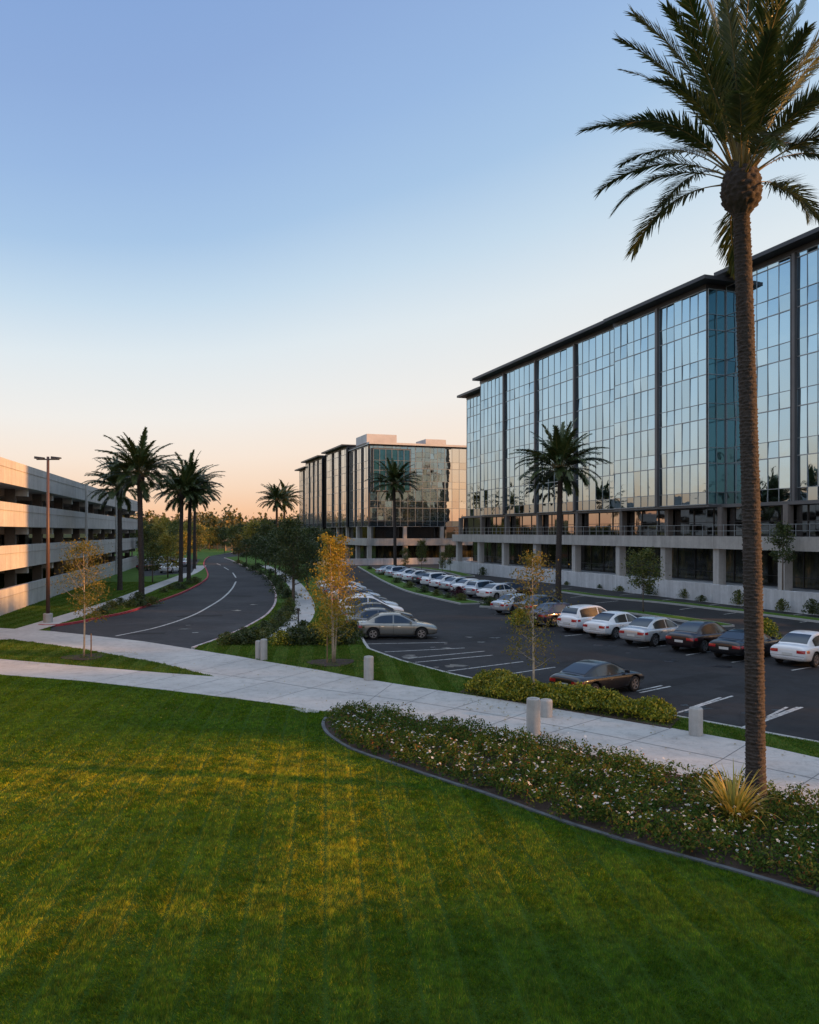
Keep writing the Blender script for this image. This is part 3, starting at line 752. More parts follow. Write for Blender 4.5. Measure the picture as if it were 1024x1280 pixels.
def palm(loc, trunk, boss, lean, h, bulb_h, fronds, spec, label, group, seed, scale=1.0, dead=0):
    r = np.random.default_rng(seed); o = thing('palm_tree', label, 'palm tree', loc, r.uniform(0, 6) if group else 0, group)
    link('trunk', trunk, o); link('leaf_base', boss, o)
    ga = 2.39996; k = 0
    for cls, cnt, rad, dz in spec:
        for i in range(cnt):
            me = fronds[cls][i % len(fronds[cls])]
            f = link('frond', me, o); a = k*ga+r.normal(0, .15); k += 1
            f.location = (lean[0]+rad*math.cos(a), lean[1]+rad*math.sin(a), h+dz*bulb_h)
            s = r.uniform(.88, 1.1)*scale; f.scale = (s, s, s); f.rotation_euler = (r.normal(0, .12), r.normal(0, .06), a)
    return o
# frond shapes by starting elevation; the tall palm in front is finer
def frondset(L, n, ll, wl, sd, dr=.35):
    return {
     'up': [frond_mesh('frond', L*.98, R(84), .55, n, ll, wl, sd+i, dr) for i in range(3)],
     'rise': [frond_mesh('frond', L, R(68), .85, n, ll, wl, sd+10+i, dr) for i in range(3)],
     'mid': [frond_mesh('frond', L*1.0, R(48), 1.0, n, ll, wl, sd+20+i, dr) for i in range(3)],
     'out': [frond_mesh('frond', L*.92, R(36), 1.2, n, ll, wl, sd+30+i, dr) for i in range(3)],
     'low': [frond_mesh('frond', L*.85, R(16), 1.25, n, ll, wl, sd+40+i, dr) for i in range(2)],
     'hang': [frond_mesh('frond', L*.6, R(-25), .9, n, ll, wl, sd+50+i, dr) for i in range(2)]}
big = frondset(3.2, 100, .56, .034, 100, .12)
big['up'] = [frond_mesh('frond', 4.3, R(86), .42, 110, .56, .034, 190+i, .12) for i in range(3)]
big['rise'] = [frond_mesh('frond', 4.0, R(70), .75, 105, .56, .034, 195+i, .12) for i in range(3)]
tl, bl = palm_trunk(13.0, .195, .165, (-.32, 0), .085, 96, 5, 1.15, .40, 5)
bp = G(945, 1006)
palm((bp[0], bp[1], 0), tl, bl, (-.32, 0), 13.0, 1.15, big, [('up', 12, .10, .95), ('rise', 15, .2, .92), ('mid', 12, .27, .85), ('out', 9, .31, .78), ('low', 4, .34, .66), ('hang', 2, .34, .5)],
     'tall palm with rough trunk rising from the flower bed at the right', None, 21)
small = frondset(3.9, 52, .62, .085, 300)
tr10, bo10 = palm_trunk(9.6, .24, .20, (.15, .1), .16, 20, 3, 1.0, .42, 8)
SP = [('up', 4, .08, .95), ('rise', 10, .18, .92), ('mid', 17, .25, .85), ('out', 20, .3, .75), ('low', 15, .32, .6), ('hang', 4, .32, .45)]
PG = 'palms standing along the road and in the parking lot'
def spalm(px, py, crown_y, label, seed, sc=1.0):
    x, y, _ = G(px, py); hh = H+(HY-crown_y)*y/F      # height of the crown centre
    k = hh/10.2; o = palm((x, y, 0), tr10, bo10, (.15, .1), 9.6, 1.0, small, SP, label, PG, seed, 1.0)
    o.scale = (sc, sc, 1)
    for c in o.children:
        if c.name.startswith('trunk'): c.scale = (1, 1, (hh-.6)/9.6)
        elif c.name.startswith('leaf_base'): c.location = (0, 0, hh-.6-9.6)
        else: c.location.z += hh-.6-9.6; c.scale = [v*sc for v in c.scale]
    o.scale = (1, 1, 1); return o
spalm(177, 750, 596, 'tall palm nearest the light pole, left of the road beside the red kerb', 1, 1.0)
spalm(150, 738, 614, 'palm just in front of the parking garage wall, left of the taller kerbside palm', 2, .95)
spalm(226, 728, 618, 'leftmost palm of the close trio beside the road', 3, .98)
spalm(236, 726, 612, 'middle palm of the close trio beside the road', 4, 1.08)
spalm(243, 711, 622, 'rearmost and rightmost palm of the close trio beside the road', 5, 1.12)
spalm(347, 706, 628, 'left one of the two palms rising behind the dark trees of the median', 6, .95)
spalm(356, 703, 626, 'right one of the two palms rising behind the dark trees of the median', 7, 1.0)
spalm(494, 716, 608, 'palm in front of the corner of the farther glass office building', 8, 1.08)
spalm(698, 756, 590, 'palm on the lot island in front of the long glass facade', 9, 1.0)

# ------------------------------------------------------------ broadleaf trees
def branchy(seed, h, spread, trunk_r, first, nl, leafn, leaf, mat, bark='bark', crown=(.35, 1.0), stems=1, jit=.28, shape='cone', sub=4):
    r = np.random.default_rng(seed); T = MB(); tips = []
    for s_ in range(stems):
        a0 = 2*math.pi*s_/max(1, stems)+r.uniform(0, 1); off = .10 if stems > 1 else 0; sp_ = .22*h/5 if stems > 1 else .03
        pts = []; rad = []; K = 9
        for i in range(K+1):
            t_ = i/K; wob = .02*h*math.sin(3*t_+seed+s_)
            pts.append((off*math.cos(a0)+sp_*t_*math.cos(a0)+wob*.4, off*math.sin(a0)+sp_*t_*math.sin(a0)+wob*.3, h*.97*t_))
            rad.append(trunk_r*(1-.85*t_)*(.75 if stems > 1 else 1)+.006)
        T.tube(pts, rad, 8, bark)
        for b in range(nl):
            t_ = first+(1-first)*(b+r.uniform(0, .7))/nl*.97; f = t_*K; j = min(int(f), K-1)
            p = np.array(pts[j])+(np.array(pts[j+1])-np.array(pts[j]))*(f-j)
            q = (t_-first)/(1-first)
            if shape == 'cone': wid = spread*(1-.82*q)*min(1, .55+q*3)
            else: wid = spread*math.sqrt(max(.05, 1-(1.75*(q-.42))**2))
            a = b*2.4+r.normal(0, .4)+s_*2; el = R(28)+R(35)*q
            tip = p+np.array([math.cos(a)*math.cos(el), math.sin(a)*math.cos(el), math.sin(el)])*wid*r.uniform(.75, 1.1)
            m_ = (p+tip)/2+np.array([0, 0, -.06*wid]); br = trunk_r*.32*(1-.5*q)
            T.tube([p, m_, tip], [br, br*.6, br*.2], 5, bark, False); tips += [(m_*.4+tip*.6, wid), (tip, wid)]
            for c in range(sub):
                a2 = r.uniform(0, 6.28); f2 = r.uniform(.35, 1)
                s0 = p+(tip-p)*f2; e_ = s0+np.array([math.cos(a2), math.sin(a2), r.uniform(-.15, .7)])*wid*.38
                T.tube([s0, e_], [br*.35, br*.12], 4, bark, False); tips.append((e_, wid))
        tips.append((np.array(pts[-1]), spread*.3))
    C = []
    per = max(1, leafn//len(tips))
    for p, wd in tips:
        n = int(per*r.uniform(.4, 1.6)); C.append(p+r.normal(size=(n, 3))*jit*(wd*.6+.25)*np.array([1, 1, .75]))
    C = np.concatenate(C); V, Fc = leafcloud(C, leaf, r, .6)
    return T.mesh('trunk', smooth=True), npmesh('crown', V, Fc, [mat])
def tree(ms, loc, label, cat='tree', group=None, rz=0, sc=(1, 1, 1), name='tree'):
    o = thing(name, label, cat, loc, rz, group)
    link('trunk', ms[0], o); link('crown', ms[1], o); o.scale = sc; return o
x, y, _ = G(417, 829)
o = tree(branchy(31, 5.9, 1.45, .040, .20, 17, 8000, .095, 'autumn_leaf', 'pale_bark', stems=3, jit=.27), (x, y, 0), 'slender orange and gold leaved tree with pale stems on the grass')
mbs = MB(); mbs.tube([(-.28, -.1, 0), (-.28, -.1, 1.3)], [.03, .03], 6, 'stake_wood'); link('stake', mbs.mesh('stake'), o)
def mulch_ring(px, py, rad):
    m_ = MB(); x, y, _ = G(px, py); r = np.random.default_rng(int(px))
    pts = [(x+rad*(1+.12*math.sin(3*a+px))*math.cos(a), y+rad*(1+.12*math.sin(3*a+px))*math.sin(a)) for a in np.linspace(0, 2*math.pi, 28)[:-1]]
    m_.prism(pts, -.02, .045, 'mulch'); struct('mulch_ring', m_)
mulch_ring(414, 829, 1.05); mulch_ring(105, 822, .95)
x, y, _ = G(104, 822)
o = tree(branchy(32, 5.3, 1.45, .045, .30, 15, 3900, .085, 'olive_leaf', 'pale_bark', jit=.22, shape='round'), (x, y, 0), 'thin young tree with sparse brownish leaves in a mulch ring at the left')
mbs = MB(); mbs.tube([(.38, .0, 0), (.38, .0, 1.15)], [.03, .03], 6, 'stake_wood'); link('stake', mbs.mesh('stake'), o)
x, y, _ = G(666, 878)
tree(branchy(33, 5.2, 1.15, .04, .22, 17, 2600, .08, 'olive_leaf', 'pale_bark', jit=.26, shape='round'), (x, y, 0), 'very sparse young tree behind the bollards, rising from the yellow hedge')
x, y, _ = G(804, 766)
tree(branchy(34, 4.3, 1.6, .05, .32, 12, 3000, .14, 'mid_leaf', 'bark', jit=.22, shape='round'), (x, y, 0), 'small green tree on the island behind the silver sedan')
x, y, _ = G(979, 762)
tree(branchy(35, 6.6, 1.0, .08, .55, 10, 2400, .16, 'dark_leaf', 'bark', jit=.25, shape='round'), (x, y, 0), 'narrow dark tree against the terrace wall right of the tall palm trunk')
rounds = [branchy(40+i, 5.6, 2.0, .11, .28, 14, 3600, .22, 'dark_leaf', jit=.26, shape='round', sub=5) for i in range(3)]
roundm = [branchy(50+i, 5.4, 2.0, .10, .28, 13, 2600, .22, 'mid_leaf', jit=.26, shape='round', sub=5) for i in range(3)]
roundg = [branchy(60+i, 5.4, 2.1, .10, .25, 13, 2400, .24, 'gold_leaf', jit=.26, shape='round', sub=5) for i in range(2)]
x, y, _ = G(366, 752)
tree(branchy(45, 6.7, 1.9, .14, .2, 18, 9000, .15, 'dark_leaf', jit=.26, shape='round', sub=6), (x, y, 0), 'large dark dense tree beside the road bend, left of the orange tree')
gm = 'dark trees lining the right side of the road'
for i, (px, py, s) in enumerate([(384,738,1.1),(357,728,1.1),(344,722,1.1),(372,724,1.25),(332,715,1.05),(320,711,1.05),(350,713,1.3),(308,706.5,1.05),(298,703,1.05),(390,716,1.3),(335,706,1.4),(407,712,1.2)]):
    x, y, _ = G(px, py)
    s *= .9; tree((rounds+roundm)[(i*2) % 6 if i % 3 == 0 else i % 3], (x, y, 0), 'dark round crowned tree in the row between the road and the parking lot', 'tree', gm, i*1.3, (s, s, s*rng.uniform(.8, 1.0)))
gm = 'small trees between the garage and the road'
for i, (px, py, s) in enumerate([(210,722,.95),(191,728,.8),(214,706,1.1),(197,708,1.2),(184,710,1.1),(246,702,1.2),(229,704,1.0),(222,699,1.3)]):
    x, y, _ = G(px, py); ms = roundm[i % 3] if i % 3 else roundg[i % 2]
    tree(ms, (x, y, 0), 'small round tree behind the road palms, beyond the end of the garage', 'tree', gm, i*1.7, (s, s, s))
tree(roundg[0], (G(236,700)[0], G(236,700)[1], 0), 'bright yellow green tree behind the palm trio', 'tree', None, 1.2, (1.3, 1.3, 1.3))
gm = 'small trees in front of the far office building'
for i, (px, py, s) in enumerate([(527,715,.8),(563,716,.7),(507,717,.62),(553,720,.55)]):
    x, y, _ = G(px, py)
    tree(roundm[i % 3], (x, y, 0), 'thin small tree on the island before the farther glass building', 'tree', gm, i*2.1, (s*.6, s*.6, s))
gm = 'trees at the far end of the road'
k = 0
for px, Yv, s in [(165,185,1.5),(178,215,1.5),(190,195,1.3),(205,235,1.7),(221,225,1.6),(236,245,1.5),(250,250,1.4),(262,262,1.3),(281,235,1.2),(292,220,1.3),(303,235,1.4),(316,215,1.5),(330,225,1.6),(343,230,1.6),(356,240,1.7),(300,190,.9),(272,265,1.2)]:
    ms = (rounds+roundm+roundg)[(k*5) % 8]; k += 1; q = at(px, Yv)
    tree(ms, (q[0], q[1], -.15), 'round crowned tree at the far end of the road', 'tree', gm, k, (s, s, s))
# far wood, one mass
def wood():
    r = np.random.default_rng(77); Cs = []
    for i in range(150):
        Y = r.uniform(265, 430); px = r.uniform(120, 640); x = (px-512)/F*Y; hh = r.uniform(9, 13.5)*(1+.12*math.sin(px*.05)) + (Y-265)*.012
        rad = r.uniform(3, 5.5); n = 420; v = r.normal(size=(n, 3)); v /= np.linalg.norm(v, axis=1)[:, None]; v *= r.uniform(.55, 1.05, n)[:, None]
        lob = 1+.25*np.sin(v[:, 0]*6+i)+.2*np.sin(v[:, 1]*7+i*2)
        Cs.append(np.stack([x+v[:, 0]*rad*lob, Y+v[:, 1]*rad*lob, hh*.52+v[:, 2]*hh*.47*lob], 1))
    for i in range(9):
        px = [205, 222, 288, 300, 332, 254, 176, 352, 239][i]; Y = 400; x = (px-512)/F*Y; n = 120
        t_ = r.uniform(0, 1, n); Cs.append(np.stack([x+r.normal(0, 1, n)*(1.2*(1-t_)), Y+r.normal(0, 1, n), 8+7.5*t_], 1))
    V, Fc = leafcloud(np.concatenate(Cs), 1.15, r, .7)
    tag(link('distant_wood', npmesh('distant_wood', V, Fc, ['wood_leaf'])), 'band of hazy mixed trees closing the view at the horizon', 'woodland', kind='stuff')
wood()
mb = MB(); pts = []
rr = np.random.default_rng(5)
X = np.linspace(-700, 500, 50); prevz = None
for i in range(49):
    h0 = 7+3*math.sin(i*.7)+2*math.sin(i*1.9); h1 = 7+3*math.sin((i+1)*.7)+2*math.sin((i+1)*1.9)
    mb.hexa([(X[i], 520, -1), (X[i+1], 520, -1), (X[i+1], 900, -1), (X[i], 900, -1)], [(X[i], 560, h0), (X[i+1], 560, h1), (X[i+1], 900, h1+6), (X[i], 900, h0+6)], 'far_ground')
struct('hills', mb)

# ------------------------------------------------------------ buildings
class Fr:
    def __init__(s, O, a, b): s.O = O; s.a = a; s.b = b
    def W(s, u, d, z): return (s.O[0]+s.a[0]*u+s.b[0]*d, s.O[1]+s.a[1]*u+s.b[1]*d, z)
    def box(s, mb, u0, u1, d0, d1, z0, z1, mat):
        q = [(u0, d0), (u1, d0), (u1, d1), (u0, d1)]
        A = s.a[0]*s.b[1]-s.a[1]*s.b[0]
        if A < 0: q = q[::-1]
        mb.hexa([s.W(u, d, z0) for u, d in q], [s.W(u, d, z1) for u, d in q], mat)
def glazing(fr, mb, u0, u1, d, rows, nc, mat, r, jit=.009, alt=None):
    n = len(rows)-1
    for j in range(n):
        for i in range(nc):
            a = u0+(u1-u0)*i/nc; b = u0+(u1-u0)*(i+1)/nc; z0, z1 = rows[j], rows[j+1]
            du = r.normal(0, jit); dv = r.normal(0, jit)
            q = [fr.W(a, d+du+dv, z0), fr.W(b, d-du+dv, z0), fr.W(b, d-du-dv, z1), fr.W(a, d+du-dv, z1)]
            mb.add(q, [(0, 1, 2, 3)], alt if (alt and (j == 0)) else mat)
def mullions(fr, mb, u0, u1, d, rows, nc, wd=.045, dp=.05, mat='aluminium'):
    for i in range(nc+1):
        u = u0+(u1-u0)*i/nc
        fr.box(mb, u-wd/2, u+wd/2, d-dp, d+.02, rows[0], rows[-1], mat)
    for k, z in enumerate(rows):
        h_ = .05 if k % 2 else .08
        fr.box(mb, u0, u1, d-dp-.01, d+.02, z-h_/2, z+h_/2, mat)
def rows_for(z0, z1, fl=4.0):
    rws = [z0, z0+1.1]; z = z0+1.1
    while z+1.3 < z1:
        z += 2.6; rws.append(min(z, z1))
        if z+1.4 < z1: z += 1.4; rws.append(z)
    if rws[-1] < z1-.3: rws.append(z1)
    else: rws[-1] = z1
    return rws

u = (-.333, .943); nin = (.943, .333)
A = Fr((53.0, 0.0), u, nin); rA = np.random.default_rng(3)
root = thing('office_building', 'long seven storey glass office building filling the right side of the view', 'building', A.W(95, 8, 0))
segs = [([135.1, 127.3], 1.2, 27.6), ([127.3, 119, 109.8, 100.2, 91.2], 0, 28.7), ([91.2, 83.5, 76.5], -.8, 28.4), ([76.5, 68.4, 61.5, 55.5], 1.2, 29.1)]
for us, d, top in segs:
    for i in range(len(us)-1):
        b, a = us[i], us[i+1]
        rws = rows_for(8.5, top-.55); g_ = MB()
        last = a == us[-1] and d != 0
        lo = a+.55; hi = b-.13
        if last: lo = a+.12
        glazing(A, g_, lo, hi, d, rws, 6, 'facade_glass', rA, .009, 'spandrel_glass')
        w_ = part('window', g_, root)
        mm = MB(); mullions(A, mm, lo, hi, d, rws, 6, .04, .045); part('mullions', mm, w_)
        if not last:
            fm = MB(); A.box(fm, a-.15, a+.17, d-.30, d+.1, 8.5, top-.5, 'fin_metal'); part('fin', fm, root)
            sm_ = MB(); A.box(sm_, a+.16, a+.56, d+.45, d+.65, 8.5, top-.5, 'teal_glass')
            A.box(sm_, a+.14, a+.16, d+.1, d+.44, 8.5, top-.5, 'fin_metal')
            for z in rws[1:]: A.box(sm_, a+.165, a+.55, d+.32, d+.445, z-.08, z+.08, 'aluminium')
            part('recess', sm_, root)
    # volume behind the glass, roof slab
    vm = MB(); A.box(vm, us[-1]+.03, us[0]-.03, d+.78, 26, 8.52, top-.53, 'interior_dark'); part('wall', vm, root)
    rm = MB(); A.box(rm, us[-1]-(1.2 if d < 0 else .0), us[0]+(1.0 if d > 1 and top < 28 else 0), d-1.3, 27, top-.08, top+.26, 'roof_metal')
    A.box(rm, us[-1]+.05, us[0]-.05, d-.1, 26.5, top-.5, top-.09, 'roof_metal'); part('roof', rm, root)
# return face of the projecting block (teal), with floor edges
rt = Fr(A.W(76.5, -.8, 0)[:2], nin, u); g_ = MB(); rws = rows_for(8.5, 27.85)
glazing(rt, g_, .05, 1.9, -.03, rws, 2, 'teal_glass', rA, .004); w_ = part('window', g_, root); mm = MB(); mullions(rt, mm, .05, 1.9, -.04, rws, 2); part('mullions', mm, w_)
le = Fr(A.W(135.12, 1.2, 0)[:2], nin, (-u[0], -u[1]))
for i in range(3):
    rws = rows_for(8.5, 27.05); g_ = MB(); glazing(le, g_, .05+8*i, 8.02+8*i, -.05, rws, 5, 'facade_glass', rA, .009); w_ = part('window', g_, root)
    mm = MB(); mullions(le, mm, .05+8*i, 8.02+8*i, -.06, rws, 5); part('mullions', mm, w_)
# podium: ledge, columns, recessed glazing, railing
lm = MB()
us_l = [56, 61.5, 68.4, 76, 83.5, 91.2, 100.2, 109.8, 119, 127.3, 137]
for i in range(len(us_l)-1): A.box(lm, us_l[i]+.012, us_l[i+1]-.012, -.55, 1.6, 4.5, 5.62, 'building_concrete')
part('ledge', lm, root)
sf = MB(); A.box(sf, 55.5, 135, .2, 26, 8.2, 8.49, 'fin_metal'); A.box(sf, 76.4, 91.1, -.75, .19, 8.25, 8.49, 'fin_metal'); part('soffit', sf, root)
for k, uu in enumerate(us_l[1:-1] + [135.6]):
    cm = MB()
    if k == 0: cm.lathe([(.42, 1.3), (.42, 4.5)], 24, 'building_concrete', 'z', (A.W(uu, .1, 0)[0], A.W(uu, .1, 0)[1], 0))
    else: A.box(cm, uu-.36, uu+.36, -.3, .5, 1.3, 4.5, 'building_concrete')
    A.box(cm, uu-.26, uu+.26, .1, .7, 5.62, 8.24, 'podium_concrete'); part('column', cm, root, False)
gm_ = MB()
for i in range(len(us_l)-1): glazing(A, gm_, us_l[i], us_l[i+1], .86, [5.63, 8.2], 3, 'dark_glass', rA, .012)
w_ = part('window', gm_, root); mm = MB(); mullions(A, mm, us_l[0], us_l[-1], .84, [5.66, 6.9, 8.18], 30, .07, .06, 'steel_dark'); part('mullions', mm, w_)
gm_ = MB()
for i in range(len(us_l)-1): glazing(A, gm_, us_l[i], us_l[i+1], 3.2, [1.32, 4.48], 3, 'lobby_glass', rA, .01)
w_ = part('window', gm_, root); mm = MB(); mullions(A, mm, us_l[0], us_l[-1], 3.18, [1.34, 2.2, 4.46], 30, .07, .06, 'steel_dark'); part('mullions', mm, w_)
rl = MB()
for z in (6.1, 6.62): A.box(rl, 56, 136.9, -.41, -.38, z-.018, z+.018, 'aluminium')
for i in range(60): A.box(rl, 56+i*1.35, 56.04+i*1.35, -.415, -.375, 5.62, 6.66, 'aluminium')
part('railing', rl, root)
vm = MB(); A.box(vm, 55.6, 134.9, 3.4, 25.5, .0, 8.19, 'interior_dark'); A.box(vm, 55.5, 136.9, 1.65, 3.39, 4.55, 5.5, 'interior_dark'); part('wall', vm, root)
pm = MB(); A.box(pm, 61.5, 70, 6, 14, 29.8, 32.2, 'roof_top'); part('penthouse', pm, root)
pm = MB(); A.box(pm, 72, 75.5, 4.5, 8, 29.8, 30.8, 'roof_top'); part('roof_vent', pm, root)
# terrace plinth with its wall
tr_ = thing('terrace_wall', 'long white concrete terrace wall along the foot of the glass building', 'wall', A.W(95, -2.2, 0))
tm = MB()
for i in range(12): A.box(tm, 42+i*8+.015, 50+i*8-.015, -2.4, -2.05, -.14, 1.5, 'plinth_concrete')
part('wall_panel', tm, tr_)
tm = MB(); A.box(tm, 42, 138, -2.04, 3.1, -.14, 1.28, 'plinth_concrete'); part('terrace', tm, tr_)

# farther building
cB = (-7.9, 158.0); B1 = Fr(cB, u, nin); B2 = Fr(cB, nin, u)
rootB = thing('office_building', 'farther glass office building with stepped roofs at the end of the parking lot', 'building', (cB[0], cB[1], 0))
zb = 7.1
for (a, b, d, top, nb) in [(0, 15, 0, 23.6, 3), (15, 34, -.5, 24.6, 3), (36, 38.5, 1.5, 24.6, 1), (38.5, 58, -.4, 24.4, 4), (58, 70, .4, 23.2, 2)]:
    for i in range(nb):
        u0 = a+(b-a)*i/nb; u1 = a+(b-a)*(i+1)/nb; rws = rows_for(zb, top-.5, 3.4); g_ = MB()
        if nb == 1: glazing(B1, g_, u0, u1, d, rws, 2, 'teal_glass', rA); part('window', g_, rootB); continue
        glazing(B1, g_, u0+.14, u1-.06, d, rws, 5, 'bright_glass', rA, .004, 'spandrel_glass'); w_ = part('window', g_, rootB)
        mm = MB(); mullions(B1, mm, u0+.14, u1-.06, d, rws, 5, .05, .05); part('mullions', mm, w_)
        fm = MB(); B1.box(fm, u0-.10, u0+.14, d-.25, d+.1, zb, top-.4, 'fin_metal' if i else 'roof_metal'); part('fin', fm, rootB)
    rm = MB(); B1.box(rm, a-.1 if a else 1.2, b+(.6 if b > 60 else 0), d-1.3 if a else -.3, 20, top-.1, top+.22, 'roof_metal'); B1.box(rm, a+.1, b-.1, d-.05, 19.9, top-.5, top-.11, 'roof_metal'); part('roof', rm, rootB)
    vm = MB(); B1.box(vm, a+.05, b-.05, d+.5, 19.8, zb, top-.52, 'interior_dark'); part('wall', vm, rootB)
B1.W
# end face: lighter upper glass, teal box, wide glazing
for i in range(5):
    u0 = i*8.; u1 = u0+8; rws = rows_for(zb, 23.1, 3.4); g_ = MB()
    glazing(B2, g_, u0+.02, u1, 0, rws, 5, 'bright_glass', rA, .004, 'spandrel_glass'); w_ = part('window', g_, rootB)
    mm = MB(); mullions(B2, mm, u0+.02, u1, 0, rws, 5, .06, .07); part('mullions', mm, w_)
tb = MB(); glazing(B2, tb, .6, 8.2, -.7, [14.2, 16.0, 18.2, 20.2, 22.4], 6, 'teal_glass', rA, .01)
B2.box(tb, .6, 8.2, -.68, -.1, 14.0, 14.19, 'roof_metal'); B2.box(tb, .6, 8.2, -.68, -.1, 22.41, 22.6, 'roof_metal')
B2.box(tb, .4, .6, -.7, -.1, 14, 22.6, 'roof_metal'); B2.box(tb, 8.2, 8.4, -.7, -.1, 14, 22.6, 'roof_metal')
w_ = part('window', tb, rootB); mm = MB(); mullions(B2, mm, .6, 8.2, -.74, [14.2, 16.0, 18.2, 20.2, 22.4], 6, .08, .06); part('mullions', mm, w_)
vm = MB(); B2.box(vm, .1, 40, .1, 14.9, zb, 23.3, 'interior_dark'); part('wall', vm, rootB)
rm = MB(); B2.box(rm, -.3, 41, -.8, 15, 23.35, 23.75, 'roof_top'); part('roof', rm, rootB)
pm = MB(); B2.box(pm, .6, 7.0, 4, 12, 23.76, 25.9, 'roof_top'); part('penthouse', pm, rootB)
pm = MB(); B2.box(pm, 13, 17.5, 3, 9, 23.76, 25.2, 'roof_top'); part('roof_vent', pm, rootB)
lm = MB(); B1.box(lm, 0, 70, -.6, 1.5, 3.3, 4.7, 'building_concrete'); B2.box(lm, .93, 40, -.6, 1.5, 3.3, 4.7, 'building_concrete'); part('ledge', lm, rootB)
for k in range(9):
    cm = MB(); B1.box(cm, k*8.3+.1, k*8.3+.9, -.3, .5, -.05, 3.3, 'building_concrete'); B1.box(cm, k*8.3+.15, k*8.3+.85, -.2, .4, 4.7, zb, 'building_concrete'); part('column', cm, rootB)
for k in range(5):
    cm = MB(); B2.box(cm, k*8+7., k*8+7.9, -.3, .5, -.05, 3.3, 'building_concrete'); B2.box(cm, k*8+7.05, k*8+7.75, -.2, .4, 4.7, zb, 'building_concrete'); part('column', cm, rootB)
g_ = MB(); glazing(B1, g_, 2.5, 70, 2.2, [0, 3.3], 36, 'lobby_glass', rA, .01); glazing(B1, g_, 1.7, 70, 1.6, [4.7, zb], 36, 'dark_glass', rA, .01); part('window', g_, rootB)
g_ = MB(); glazing(B2, g_, 2.5, 40, 2.2, [0, 3.3], 20, 'lobby_glass', rA, .01); glazing(B2, g_, 1.7, 40, 1.6, [4.7, zb], 20, 'dark_glass', rA, .01); part('window', g_, rootB)
vm = MB(); B1.box(vm, 2.6, 70, 2.4, 19, 0, zb-.01, 'interior_dark'); part('wall', vm, rootB)
tw = thing('terrace_wall', 'low pale terrace wall in front of the farther glass building', 'wall', (cB[0], 150, 0))
tm = MB(); Bt = Fr((cB[0]+3, 148.5), nin, u)
for i in range(6): Bt.box(tm, -14+i*7+.02, -7+i*7-.02, 0, .35, -.14, 1.1, 'plinth_concrete')
Bs = Fr((cB[0]-3.0, 150.5), u, nin)
part('wall_panel', tm, tw)

# ------------------------------------------------------------ garage
ga = np.array([-.222, 1.0]); ga /= np.hypot(*ga); Gf = Fr((-16.5, 0), tuple(ga), (-ga[1], ga[0]))
gr = thing('parking_garage', 'four level open concrete parking garage along the left edge', 'building', Gf.W(80, 5, 0))
U0, U1, DP = 30.0, 143.0, 34.0
for z0, z1 in [(-.1, 1.85), (3.2, 5.0), (6.4, 8.2), (9.55, 11.35)]:
    bm_ = MB(); n = 12
    for i in range(n):
        a = U0+(U1-U0)*i/n; b = U0+(U1-U0)*(i+1)/n
        Gf.box(bm_, a+.012, b-.012, 0, .3, z0, z1, 'garage_concrete')
    Gf.box(bm_, U0, U1, -.03, -.002, z1-.62, z1-.57, 'building_concrete')
    Gf.box(bm_, U1+.002, U1+.28, 0, DP, z0, z1, 'garage_concrete'); Gf.box(bm_, U0, U1-.01, DP-.3, DP, z0, z1, 'garage_concrete')
    part('parapet', bm_, gr)
for z in (3.2, 6.4, 9.55):
    sm_ = MB(); Gf.box(sm_, U0, U1-.02, .32, DP-.32, z, z+.4, 'garage_concrete')
    for i in range(int((U1-U0)/9.4)+1): Gf.box(sm_, U0+i*9.4+.1, U0+i*9.4+.7, .4, DP-.4, z-.6, z-.003, 'garage_concrete')
    part('deck', sm_, gr)
for i in range(13):
    for d, w_ in ((1.3, .8), (16, .8), (DP-1.4, .8)):
        cm = MB(); Gf.box(cm, U0+i*9.4, U0+i*9.4+.6, d, d+w_, -.05, 9.54, 'podium_concrete'); part('column', cm, gr)  # darker concrete imitates the shade inside the garage openings
for i in range(2):
    cm = MB(); uu = [92, 116][i]; Gf.box(cm, uu, uu+.35, -.25, -.035, -.1, 11.4, 'garage_concrete'); part('downpipe', cm, gr)
cm = MB(); Gf.box(cm, U0, U1, 17.5, 17.8, -.05, 9.5, 'garage_concrete'); o = part('ramp_wall', cm, gr)
pp = MB(); q = Gf.W(U1+.5, -.2, 0); pp.tube([(q[0], q[1], 0), (q[0], q[1], 11.5)], [.09, .09], 8, 'aluminium'); part('drain_pipe', pp, gr)

# ------------------------------------------------------------ street furniture
x, y, _ = G(60, 778)
lp = thing('street_lamp', 'tall two armed rust brown light pole in front of the garage', 'street lamp', (x, y, 0))
m_ = MB(); m_.lathe([(.0, 0), (.30, 0), (.30, .55), (.27, .6), (0, .6)], 20, 'bollard_concrete'); link('base', m_.mesh('base'), lp)
m_ = MB(); m_.tube([(0,0,.58), (0,0,11)], [.13, .085], 12, 'pole_paint'); link('pole', m_.mesh('pole', smooth=True), lp)
m_ = MB(); m_.box(-.75, .75, -.04, .04, 10.78, 10.86, 'steel_dark'); link('arm', m_.mesh('arm'), lp)
for sx in (-1, 1):
    m_ = MB(); x0, x1 = sorted((sx*.25, sx*.85))
    m_.hexa([(x0,-.17,10.86),(x1,-.13,10.87),(x1,.13,10.87),(x0,.17,10.86)], [(x0,-.14,11.02),(x1,-.1,10.95),(x1,.1,10.95),(x0,.14,11.02)], 'steel_dark')
    h_ = link('lamp_head', m_.mesh('lamp_head'), lp)
    m_ = MB(); m_.box(x0+.06, x1-.06, -.1, .1, 10.845, 10.857, 'clear_lens'); link('lens', m_.mesh('lens'), h_)
